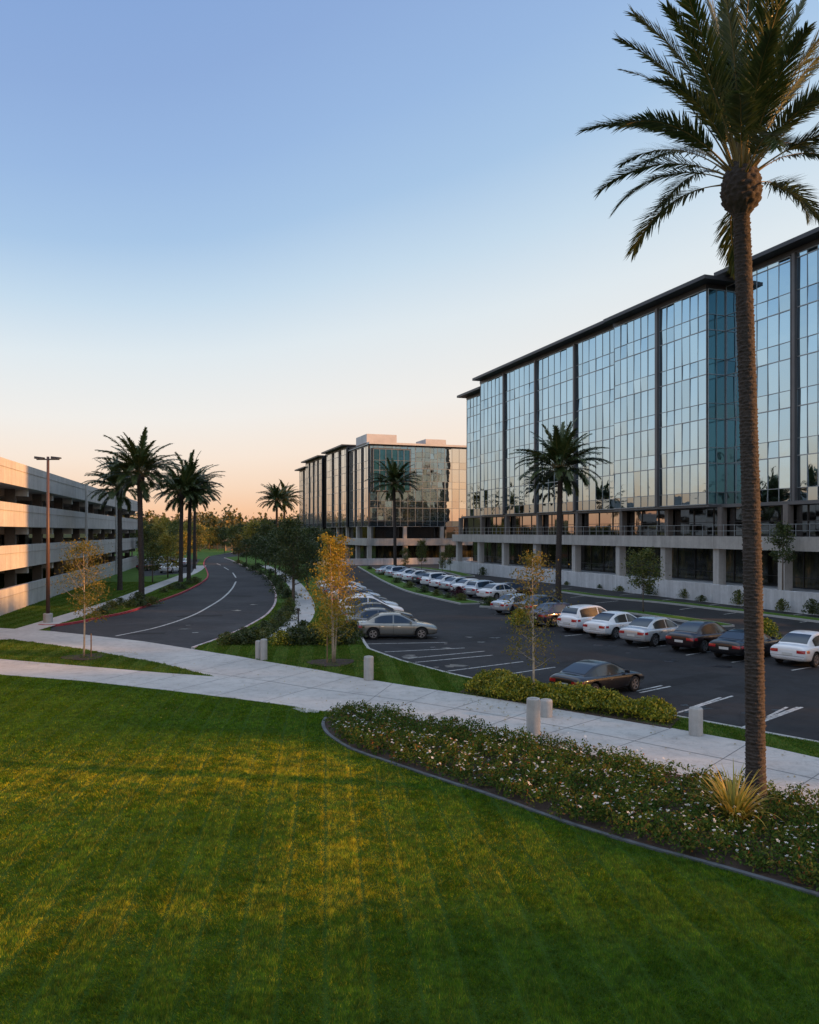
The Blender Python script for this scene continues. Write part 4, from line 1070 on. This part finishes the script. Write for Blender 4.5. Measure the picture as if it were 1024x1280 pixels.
def bollard(px, py, h, w, label, sq=False):
    x, y, _ = G(px, py); o = thing('bollard', label, 'bollard', (x, y, .012), rng.uniform(0, 1), None)
    m_ = MB(); m_.lathe([(0, -.03), (w, -.03), (w*1.0, .02), (w, h-.05), (w*.93, h-.01), (w*.86, h), (0, h)], 28, 'bollard_concrete')
    link('post', m_.mesh('post', smooth=False), o)
    for p in o.children[0].data.polygons: p.use_smooth = abs(p.normal.z) < .5
    m_ = MB(); m_.lathe([(w*.55, h+.001), (w*.55, h+.015), (0, h+.015)], 20, 'kerb_concrete'); link('cap', m_.mesh('cap'), o)
    return o
bollard(461, 850, .95, .20, 'round concrete bollard on the grass right of the orange tree')
bollard(323.5, 824, .86, .16, 'left one of the paired concrete bollards by the road mouth')
bollard(330, 825.5, .98, .16, 'right one of the paired concrete bollards by the road mouth')
bollard(667, 919, 1.08, .205, 'tallest concrete bollard, standing on the flower bed edge of the path')
bollard(683, 896, .55, .20, 'short wide concrete bollard just behind the tallest one')
bollard(870, 919, .80, .20, 'concrete bollard on the grass strip left of the tall palm trunk')
def post(px, py, h, label):
    x, y, _ = G(px, py); m_ = MB(); m_.tube([(0,0,-.02), (0,0,h)], [.05, .045], 8, 'steel_dark')
    m_.box(-.09, .09, -.06, .06, h-.02, h+.14, 'steel_dark')
    tag(link('path_light', m_.mesh('path_light'), None, (x, y, 0)), label, 'path light')
post(373, 785, 1.1, 'thin dark path light in the median beside the small walk')
post(590, 712, 3.2, 'dark slim lamp post at the left corner of the long glass building')
# flax clump
def flax(px, py):
    r = np.random.default_rng(9); x, y, _ = G(px, py); V = []; Fq = []
    for i in range(190):
        a = r.uniform(0, 6.283); L = r.uniform(.65, 1.4); el = R(r.uniform(42, 86)); bnd = r.uniform(.5, 1.5); wd = r.uniform(.014, .026)
        p = np.array([.12*math.cos(a)*r.uniform(), .12*math.sin(a)*r.uniform(), .02]); K = 7; s_ = np.array([-math.sin(a), math.cos(a), 0]); k = len(V)
        for j in range(K+1):
            t_ = j/K; w_ = wd*(1-t_**2.2)+.002; V += [p-s_*w_, p+s_*w_]
            e_ = el-bnd*t_**1.5; p = p+np.array([math.cos(a)*math.cos(e_), math.sin(a)*math.cos(e_), math.sin(e_)])*L/K
        for j in range(K): Fq.append((k+2*j, k+2*j+1, k+2*j+3, k+2*j+2))
    o = link('flax_plant', npmesh('flax_plant', np.array(V), np.array(Fq), ['flax_leaf'])); o.location = (x, y, .03)
    tag(o, 'spiky golden flax clump at the foot of the tall palm', 'plant')
flax(918, 1032)

# small tan pavilions at the far road end
def pavilion(px, Y, w_, d_, h_, label):
    x = (px-CX)/F*Y; o = thing('pavilion', label, 'building', (x, Y, -.15))
    m_ = MB(); m_.box(-w_/2, w_/2, 0, .3, 0, h_*.35, 'tan_wall'); link('low_wall', m_.mesh('low_wall'), o)
    n = 5
    for i in range(n):
        m_ = MB(); xx = -w_/2+.3+(w_-.6)*i/(n-1); m_.box(xx-.2, xx+.2, -.25, .35, 0, h_, 'tan_wall'); link('post', m_.mesh('post'), o)
    m_ = MB(); m_.hexa([(-w_/2-.5, -.8, h_), (w_/2+.5, -.8, h_), (w_/2+.5, d_, h_), (-w_/2-.5, d_, h_)], [(-w_/2+1, .8, h_+1.1), (w_/2-1, .8, h_+1.1), (w_/2-1, d_-1, h_+1.1), (-w_/2+1, d_-1, h_+1.1)], 'timber_roof'); link('roof', m_.mesh('roof'), o)
    m_ = MB(); m_.box(-w_/2, w_/2, d_-.5, d_-.3, 0, h_, 'tan_wall'); link('rear_wall', m_.mesh('rear_wall'), o)
pavilion(298, 255, 9, 5, 3.2, 'low tan roofed pavilion at the far right end of the road')
pavilion(268, 285, 10, 5, 4.0, 'tan columned gatehouse closing the far end of the road')

# ------------------------------------------------------------ cars
def car_kit(kind):
    S = dict(
      sedan=dict(L=2.3, top=[(-1.78, .99), (-1.35, 1.24), (-.95, 1.40), (-.4, 1.455), (.1, 1.43), (.55, 1.24), (1.12, .94)], hood=1.0, h=1.0, sw=(-1.28, .82), bp=-.22),
      suv=dict(L=2.28, top=[(-2.12, 1.02), (-1.98, 1.30), (-1.7, 1.53), (-.8, 1.60), (.0, 1.57), (.5, 1.36), (1.12, 1.0)], hood=1.06, h=1.08, sw=(-1.82, .85), bp=-.25),
      coupe=dict(L=2.22, top=[(-1.80, .95), (-1.35, 1.12), (-.85, 1.28), (-.3, 1.34), (.1, 1.31), (.5, 1.16), (1.1, .90)], hood=.95, h=.95, sw=(-1.05, .78), bp=-.95))[kind]
    k = S['L']/2.3; hz = S['h']
    st = [(-2.31, .42, .70, .80, .76), (-2.26, .30, .83, .955, .835), (-1.95, .24, .89, 1.0, .875), (-1.4, .21, .90, .985, .895), (-.8, .19, .89, .96, .905),
          (0, .18, .87, .95, .905), (.8, .18, .85, .945, .90), (1.25, .19, .82, .90, .89), (1.7, .21, .78, .83, .87), (2.05, .23, .70, .74, .81), (2.26, .27, .62, .67, .76), (2.32, .36, .53, .57, .66)]
    V = []; Fq = []
    for (x, zb, zs, zt, w_) in st:
        x *= k; zs = .2+(zs-.2)*hz; zt = .2+(zt-.2)*hz
        half = [(0, zb), (.72*w_, zb), (.95*w_, zb+.06), (w_*.985, zb+.22), (w_, (zb+zs)/2+.06), (w_*.985, zs-.05), (w_*.93, zs+.01), (w_*.72, zt), (.35*w_, zt+.012), (0, zt+.018)]
        ring = half+[(-y_, z_) for y_, z_ in half[-2:0:-1]]
        V += [(x, y_, z_) for y_, z_ in ring]
    n = 18
    for i in range(len(st)-1):
        for q in range(n): Fq.append((i*n+q, (i+1)*n+q, (i+1)*n+(q+1) % n, i*n+(q+1) % n))
    Fq.append(tuple(range(n))); Fq.append(tuple(range((len(st)-1)*n, len(st)*n))[::-1])
    me = bpy.data.meshes.new('body'); me.from_pydata(V, [], Fq); me.materials.append(M['paint_white']); me.materials.append(M['black_trim'])
    bmm = bmesh.new(); bmm.from_mesh(me); bmesh.ops.recalc_face_normals(bmm, faces=bmm.faces); bmm.to_mesh(me); bmm.free()
    ob = bpy.data.objects.new('tmp', me); col.objects.link(ob)
    ob.modifiers.new('s', 'SUBSURF').levels = 2; ob.modifiers['s'].render_levels = 2
    cut = MB()
    for wx in (-1.36*k, 1.38*k):
        for sy in (-1, 1):
            a, b = sorted((sy*.62, sy*1.1)); cut.lathe([(0, a), (.385, a), (.385, b), (0, b)], 28, 'black_trim', 'y', (wx, 0, .34))
    cme = cut.mesh('cut'); bmm = bmesh.new(); bmm.from_mesh(cme); bmesh.ops.remove_doubles(bmm, verts=bmm.verts, dist=1e-4); bmesh.ops.recalc_face_normals(bmm, faces=bmm.faces); bmm.to_mesh(cme); bmm.free()
    co_ = bpy.data.objects.new('cut', cme); col.objects.link(co_)
    bo = ob.modifiers.new('b', 'BOOLEAN'); bo.operation = 'DIFFERENCE'; bo.object = co_; bo.solver = 'FAST'
    try: bo.material_mode = 'TRANSFER'
    except Exception: pass
    dg = bpy.context.evaluated_depsgraph_get(); dg.update(); ev = ob.evaluated_get(dg); body = bpy.data.meshes.new_from_object(ev)
    ob.modifiers.remove(bo); dg.update(); solid = bpy.data.meshes.new_from_object(ob.evaluated_get(dg))
    bpy.data.objects.remove(ob); bpy.data.objects.remove(co_)
    body.name = 'body'
    body.polygons.foreach_set('use_smooth', [True]*len(body.polygons))
    # the arch wells get the black trim
    for p in body.polygons:
        c = p.center
        for wx in (-1.36*k, 1.38*k):
            if math.hypot(c.x-wx, c.z-.34) < .395 and abs(c.y) < .93 and p.area > 0:
                nd = math.hypot(p.normal.x, p.normal.z)
                if abs(math.hypot(c.x-wx, c.z-.34)-.385) < .015 and nd > .8 and (p.normal.x*(c.x-wx)+p.normal.z*(c.z-.34)) < 0: p.material_index = 1; p.use_smooth = False
                elif abs(abs(c.y)-.62) < .01: p.material_index = 1; p.use_smooth = False
    bvh = BVHTree.FromPolygons([v.co for v in solid.vertices], [tuple(p.vertices) for p in solid.polygons])
    # cabin
    tp = S['top']; xs = [p[0]*k for p in tp]; zs_ = [p[1] for p in tp]
    cr = catmull([(a, b) for a, b in zip(xs, zs_)], 6); cx = [p[0] for p in cr]; cz = [p[1] for p in cr]
    ztop = lambda x: float(np.interp(x, cx, cz)); zbelt = .88*hz if kind != 'suv' else .94; zmax = max(zs_)
    yb_ = .80
    def yr(x): return .60+(.74-.60)*(1-min(1, max(0, (ztop(x)-zbelt)/(zmax-zbelt))))**1.3
    def yb(x):
        e_ = min((x-xs[0])/.25, (xs[-1]-x)/.3, 1); return yb_-.05*(1-max(0, e_))
    def side(x, z):
        t_ = (z-zbelt)/max(.02, ztop(x)-.07-zbelt); return yb(x)+(yr(x)-yb(x))*min(1, max(0, t_))
    cab = MB(); sx = np.linspace(xs[0], xs[-1], 34); V = []; rn = None
    for x in sx:
        zt = ztop(x); h = [(yb(x), zbelt-.12), (yb(x), zbelt)]
        for q in (.35, .7): h.append((yb(x)+(yr(x)-yb(x))*q, zbelt+(zt-.07-zbelt)*q))
        h += [(yr(x), max(zbelt, zt-.07)), (yr(x)-.02, zt-.035), (yr(x)-.06, zt-.01), (yr(x)-.14, zt), (yr(x)*.4, zt+.012), (0, zt+.016)]
        ring = h+[(-y_, z_) for y_, z_ in h[-2::-1]]; rn = len(ring); V += [(x, y_, z_) for y_, z_ in ring]
    Fq = [(i*rn+q, i*rn+q+1, (i+1)*rn+q+1, (i+1)*rn+q) for i in range(len(sx)-1) for q in range(rn-1)]
    cab.add(V, [f[::-1] for f in Fq], 'paint_white'); roof = cab.mesh('roof', smooth=True)
    # glass
    wins = []
    def top_patch(x0, x1, name):
        m_ = MB(); nx, ny = 8, 8; V = []
        for i in range(nx+1):
            x = x0+(x1-x0)*i/nx; hw = yr(x)-.075
            for j in range(ny+1):
                y_ = -hw+2*hw*j/ny; V.append((x, y_, ztop(x)+.024-.012*abs(y_/hw)**2))
        # push outward along the slope
        sl_ = 1 if x1 > 0 else -1
        V = [(a+.006*sl_, b, c) for a, b, c in V]
        Fq = [(i*(ny+1)+j, (i+1)*(ny+1)+j, (i+1)*(ny+1)+j+1, i*(ny+1)+j+1) for i in range(nx) for j in range(ny)]
        m_.add(V, Fq, 'car_glass'); wins.append((name, m_.mesh(name, smooth=True)))
    xr = {'sedan': (-1.70, -1.02), 'suv': (-2.06, -1.80), 'coupe': (-1.70, -.92)}[kind]
    xf = {'sedan': (.22, 1.03), 'suv': (.16, 1.03), 'coupe': (.22, 1.0)}[kind]
    top_patch(xr[0]*k, xr[1]*k, 'rear_window'); top_patch(xf[0]*k, xf[1]*k, 'windshield')
    a0, a1 = S['sw']; bp_ = S['bp']
    rngs = [(a0, bp_-.04), (bp_+.04, a1)] if kind != 'coupe' else [(a0, a1)]
    for sy in (-1, 1):
        for (x0, x1) in rngs:
            m_ = MB(); V = []; nx = 10
            for i in range(nx+1):
                x = (x0+(x1-x0)*i/nx)*k; zt = max(zbelt+.05, ztop(x)-.105); zb_ = zbelt+.035
                for j in range(4):
                    z = zb_+(zt-zb_)*j/3; V.append((x, sy*(side(x, z)+.007), z))
            Fq = [(i*4+j, (i+1)*4+j, (i+1)*4+j+1, i*4+j+1) for i in range(nx) for j in range(3)]
            if sy < 0: pass
            else: Fq = [f[::-1] for f in Fq]
            m_.add(V, Fq, 'car_glass'); wins.append(('side_window', m_.mesh('side_window', smooth=True)))
    # projected details
    def proj(dirx, y0, y1, z0, z1, mat, name, off=.008, ny=8, nz=4):
        V = []
        for j in range(nz+1):
            for i in range(ny+1):
                y_ = y0+(y1-y0)*i/ny; z_ = z0+(z1-z0)*j/nz; h = bvh.ray_cast(Vector((dirx*4, y_, z_)), Vector((-dirx, 0, 0)))
                p = h[0] if h[0] is not None else Vector((dirx*2.1*k, y_, z_)); V.append((p.x+dirx*off, y_, z_))
        m_ = MB(); Fq = [(j*(ny+1)+i, j*(ny+1)+i+1, (j+1)*(ny+1)+i+1, (j+1)*(ny+1)+i) for j in range(nz) for i in range(ny)]
        if dirx < 0: Fq = [f[::-1] for f in Fq]
        m_.add(V, Fq, mat); return (name, m_.mesh(name, smooth=True))
    def projs(sy, x0, x1, z0, z1, mat, name, off=.005, nx=3, nz=3):
        V = []
        for j in range(nz+1):
            for i in range(nx+1):
                x = x0+(x1-x0)*i/nx; z_ = z0+(z1-z0)*j/nz; h = bvh.ray_cast(Vector((x, sy*3, z_)), Vector((0, -sy, 0)))
                p = h[0] if h[0] is not None else Vector((x, sy*.85, z_)); V.append((x, p.y+sy*off, z_))
        m_ = MB(); Fq = [(j*(nx+1)+i, j*(nx+1)+i+1, (j+1)*(nx+1)+i+1, (j+1)*(nx+1)+i) for j in range(nz) for i in range(nx)]
        if sy > 0: Fq = [f[::-1] for f in Fq]
        m_.add(V, Fq, mat); return (name, m_.mesh(name, smooth=True))
    det = []
    for sy in (-1, 1):
        a, b = sorted((sy*.42, sy*.79)); det.append(proj(-1, a, b, .66*hz, .80*hz, 'red_lens', 'taillight', .012))
        a, b = sorted((sy*.40, sy*.68)); det.append(proj(1, a, b, .50*hz, .60*hz, 'clear_lens', 'headlight', .012))
        det.append(projs(sy, -2.2*k, -1.98*k, .68*hz, .80*hz, 'red_lens', 'taillight', .008))
        for xx in ((-1.02, bp_, .95) if kind != 'coupe' else (-.5, .95)): det.append(projs(sy, xx*k-.008, xx*k+.008, .30, .84*hz, 'black_trim', 'door_seam', .004, 1, 8))
        for xx in ((-.92, .02) if kind != 'coupe' else (-.38,)): det.append(projs(sy, xx*k, xx*k+.17, .735*hz, .765*hz, 'chrome', 'door_handle', .02, 2, 1))
        det.append(projs(sy, -1.0*k, 1.0*k, .21, .28, 'black_trim', 'sill', .006, 6, 1))
    det.append(proj(-1, -.24, .24, .54, .66, 'plate_white', 'number_plate', .012, 2, 1)); det.append(proj(1, -.5, .5, .34, .46, 'black_trim', 'grille', .01))
    det.append(proj(-1, -.66, .66, .30, .42, 'black_trim', 'rear_bumper', .008, 8, 1))
    det.append(proj(-1, -.74, .74, .515, .527, 'black_trim', 'bumper_seam', .004, 10, 1))
    # mirrors and wheels
    mir = []
    for sy in (-1, 1):
        m_ = MB(); y0, y1 = sorted((sy*.82, sy*1.0)); m_.hexa([(.72*k, y0, zbelt+.03), (.84*k, y0, zbelt+.03), (.82*k, y1, zbelt+.04), (.72*k, y1, zbelt+.04)], [(.72*k, y0, zbelt+.15), (.80*k, y0, zbelt+.15), (.79*k, y1, zbelt+.14), (.72*k, y1, zbelt+.14)], 'paint_white'); mir.append(m_.mesh('mirror'))
    ty = MB(); R_ = .325; ty.lathe([(.20, -.10), (R_-.03, -.105), (R_, -.08), (R_, .08), (R_-.03, .105), (.20, .10)], 28, 'tyre_rubber', 'y'); tyre = ty.mesh('tyre', smooth=True)
    rm = MB(); rm.lathe([(.205, .095), (.195, .07), (.05, .05), (.0, .05)], 24, 'black_trim', 'y'); rm.lathe([(.05, .05), (.05, .1), (0, .1)], 12, 'rim_alloy', 'y'); rm.lathe([(.212, .09), (.212, .107), (.19, .107), (.19, .07)], 28, 'rim_alloy', 'y')
    for q in range(5):
        a = q*2*math.pi/5; ca, sa = math.cos(a), math.sin(a); w1 = .028; w2 = .036
        def pt(r_, w_, y_): return (ca*r_-sa*w_, y_, sa*r_+ca*w_)
        rm.hexa([pt(.03, -w1, .06), pt(.2, -w2, .075), pt(.2, w2, .075), pt(.03, w1, .06)], [pt(.03, -w1, .1), pt(.2, -w2, .1), pt(.2, w2, .1), pt(.03, w1, .1)], 'rim_alloy')
    rim = rm.mesh('rim')
    return dict(body=body, roof=roof, wins=wins, det=det, mir=mir, tyre=tyre, rim=rim, wx=(-1.36*k, 1.38*k), cache={})
KIT = {k: car_kit(k) for k in ('sedan', 'suv', 'coupe')}
def repaint(me, matname, kit):
    key = (me.name, matname)
    if key not in kit['cache']:
        c = me.copy(); c.materials[0] = M[matname]; kit['cache'][key] = c
    return kit['cache'][key]
PROTO = {}
def car(kind, colr, pos, heading, label, group=None, small=False):
    K = KIT[kind]; pk = (kind, colr, small)
    if pk in PROTO:
        o = copy_tree(PROTO[pk]); o.location = pos; o.rotation_euler = (0, 0, heading); o['label'] = label
        if group: o['group'] = group
        elif 'group' in o: del o['group']
        return o
    o = thing('parked_car', label, 'car', pos, heading, group)
    b = link('body', repaint(K['body'], colr, K), o); link('roof', repaint(K['roof'], colr, K), b)
    for n_, m_ in K['wins']: link(n_, m_, o)
    for n_, m_ in K['det']:
        if small and n_ in ('door_handle', 'sill', 'door_seam', 'bumper_seam', 'rear_bumper', 'grille'): continue
        link(n_, m_, o)
    if not small:
        for m_ in K['mir']: link('mirror', repaint(m_, colr, K), o)
    for wx in K['wx']:
        for sy in (-1, 1):
            w_ = bpy.data.objects.new('wheel', None); col.objects.link(w_); w_.parent = o; w_.location = (wx, sy*.78, .325); w_.rotation_euler = (0, 0, 0 if sy > 0 else math.pi)
            link('tyre', K['tyre'], w_); link('rim', K['rim'], w_)
    PROTO[pk] = o; return o
def cg(px, py): p = G(px, py, ZA); return (p[0], p[1], ZA+.003)
GN = 'cars parked nose away in the near row on the right'
def near_row(kind, c, px, py, hd, label):
    """px,py = where the rear end meets the ground"""
    p = cg(px, py); h = R(hd); car(kind, c, (p[0]+2.0*math.cos(h), p[1]+2.0*math.sin(h), p[2]), h, label, GN)
near_row('sedan', 'paint_purple', 672, 783, 36, 'dark purple car at the left end of the near row, partly behind yellow shrubs')
near_row('suv', 'paint_white', 712, 791, 36, 'white boxy hatchback second from left in the near row')
near_row('sedan', 'paint_white', 746, 798.5, 37, 'white sedan between the white hatchback and the silver sedan')
near_row('sedan', 'paint_silver', 793, 807.5, 38, 'silver sedan in the middle of the near row, left of the dark maroon car')
near_row('sedan', 'paint_maroon', 853, 815.5, 38, 'dark maroon sedan between the silver sedan and the black car')
near_row('coupe', 'paint_black', 908, 825.5, 39, 'black car half hidden by the tall palm trunk')
near_row('sedan', 'paint_white', 988, 833, 40, 'white sedan right of the tall palm trunk at the right frame edge')
h = R(38); p = cg(754, 870); cc = car('coupe', 'paint_black', (p[0], p[1]+.7, p[2]), h, 'black coupe alone behind the yellow green hedge'); cc.scale = (.9, .9, .9)
GL = 'cars parked side by side along the left edge of the lot'
p = cg(496, 797); car('sedan', 'paint_bronze', p, R(3), 'grey green sedan seen side on at the near end of the left row', GL)
lab = ['dark grey car directly behind the grey green sedan in the left row', 'black car third in the left row, behind the dark grey one', 'white car fourth in the left row, between black and grey cars', 'grey car fifth in the left row, behind the white car',
       'black car sixth in the left row, behind the grey car', 'silver car seventh in the left row', 'dark blue car eighth in the left row', 'silver car near the far end of the left row', 'farthest car in the left row, white']
spec = [('sedan', 'paint_grey'), ('sedan', 'paint_black'), ('suv', 'paint_white'), ('sedan', 'paint_silver'), ('sedan', 'paint_black'), ('sedan', 'paint_silver'), ('sedan', 'paint_blue'), ('sedan', 'paint_silver'), ('sedan', 'paint_white')]
for i, (kd, c) in enumerate(spec):
    Y = 45.4+3.6*(i+1)+.25*i*i*.4; rx = [520, 512, 501, 494, 481, 472, 463, 455, 448][i]; x = (rx-CX)/F*Y-2.1
    car(kd, c, (x, Y, ZA+.003), R(3+i*1.5), lab[i], GL, i > 3)
GF = 'pale and dark cars in the far row of the lot'
far = [(478,720.5,'paint_silver'),(490,724,'paint_silver'),(501,726.5,'paint_white'),(513,729,'paint_white'),(526,731.5,'paint_grey'),(537,735,'paint_white'),(549,738,'paint_white'),(562,741,'paint_silver'),(577,744,'paint_white'),(594,749,'paint_silver'),(611,752,'paint_white')]
fl = ['silver car at the far left end of the far row', 'silver car second from the far end of the far row', 'white car third from the far end of the far row', 'white car in the far row left of the grey one', 'grey car in the middle of the far row among white cars', 'white car right of the grey car in the far row',
      'white car in the far row two right of the grey one', 'silver car left of the burgundy shrub in the far row', 'white car right behind the burgundy shrub', 'silver car right of the burgundy shrub in the far row', 'white car at the near right end of the far row']
for i, (px, py, c) in enumerate(far):
    p = cg(px, py); car('suv' if i % 4 == 1 else 'sedan', c, (p[0]+1.3, p[1]+2.6, p[2]), R(28+3*i*.4), fl[i], GF, True)
p = cg(633, 748); car('sedan', 'paint_maroon', p, R(200), 'dark maroon car across the aisle near the left corner of the long building', None, True)
p = cg(650, 766); car('sedan', 'paint_silver', p, R(35), 'silver car partly behind the sparse young tree, left of the island palm', None, True)
p = cg(680, 768); car('sedan', 'paint_grey', p, R(35), 'dark grey car beside the foot of the island palm', None, True)
GG = 'cars in the small lot beyond the garage'
for i, (px, py, c) in enumerate([(186,713,'paint_maroon'),(196,711,'paint_white'),(206,712,'paint_grey'),(213,716,'paint_white'),(191,706,'paint_silver'),(203,705,'paint_white'),(216,705,'paint_black'),(229,708,'paint_silver')]):
    p = G(px, py); car('sedan', c, (p[0], p[1], .02), R(75+i*3), ['maroon','white','dark grey','white','silver','white','black','silver'][i]+' car '+['leftmost by the garage end','second from the garage end','between two white cars beyond the garage','nearest the palm trio beyond the garage','in the rear row nearest the garage','in the rear row beyond the garage, between silver and black','in the rear row behind the palm trio, between white and silver','just right of the palm trio in the back lot'][i], GG, True)
mb = MB(); mb.prism([G(*p)[:2] for p in [(176,721),(240,716),(250,699),(170,699)]], -.02, .008, 'road_asphalt'); struct('side_lot', mb)

# ------------------------------------------------------------ unseen trees added right of frame and behind the offices to block the low sun
gm = 'unseen trees added to block the low sun'
for i, (x, y, s, sp_) in enumerate([(52,46,3.0,0),(46,-12,2.1,0),(47,-5,2.2,0),(50,2,1.9,1),(44,8,1.45,1),(50,13,1.5,1),(45,17,2.0,1),(50,22,2.3,0),(46,28,2.2,0),(50,34,2.9,0),(45,40,2.8,0),(33,150,2.8,0),(42,146,2.9,0),(38,158,2.7,0),(48,138,2.9,0),(58,-6,2.3,0),(58,26,2.5,0),(57,38,2.4,0)]):
    tree((roundm if sp_ else rounds)[i % 3], (x, y, -.1), 'dense round tree added out of view to block the low sun', 'tree', gm, i*1.1, (s*.9, s*.9, s))
ORD = ['nearest', 'second', 'third', 'fourth', 'fifth', 'sixth', 'seventh', 'eighth', 'ninth', 'tenth', 'eleventh', 'twelfth', 'thirteenth', 'fourteenth', 'fifteenth', 'sixteenth', 'farthest']
def px_of(o): return o.location.x/o.location.y
for grp, key, tpl, first in [
  ('dark trees lining the right side of the road', lambda o: o.location.y, 'dark round crowned tree, {} away in the row between road and parking lot', 'nearest'),
  ('small trees between the garage and the road', px_of, 'small round tree beyond the garage end, {} from the left', 'first'),
  ('small trees in front of the far office building', px_of, 'thin small tree before the farther glass building, {} from the left', 'first'),
  ('trees at the far end of the road', px_of, 'round crowned tree at the far road end, {} from the left', 'first'),
  ('low dark shrubs massed along the road side of the median', lambda o: o.location.y, 'low green shrub beside the right kerb of the road, {} from the path', 'first'),
  ('dark shrubs under the orange tree', px_of, 'dark rounded shrub in the clump behind the orange tree, {} from the left', 'first'),
  ('shrubs along the far stretch of the road', lambda o: o.location.y, 'dark shrub in the right verge of the far road bend, {} away', 'nearest'),
  ('shrubs at the feet of the left palms', lambda o: o.location.y, 'low green shrub by the left palms and red kerb, {} away', 'nearest'),
  ('shrubs on the islands of the parking lot', px_of, 'small green shrub on a lot island beside parked cars, {} from the left', 'first'),
  ('shrubs against the white terrace wall', px_of, 'small green shrub at the foot of the white terrace wall, {} from the left', 'first')]:
    os_ = sorted([o for o in bpy.data.objects if o.get('group') == grp and o.parent is None], key=key)
    for k_, o in enumerate(os_): o['label'] = tpl.format(first if k_ == 0 else ORD[k_] if k_ < len(ORD)-1 else 'last')
for m in [m for m in bpy.data.meshes if m.users == 0]: bpy.data.meshes.remove(m)
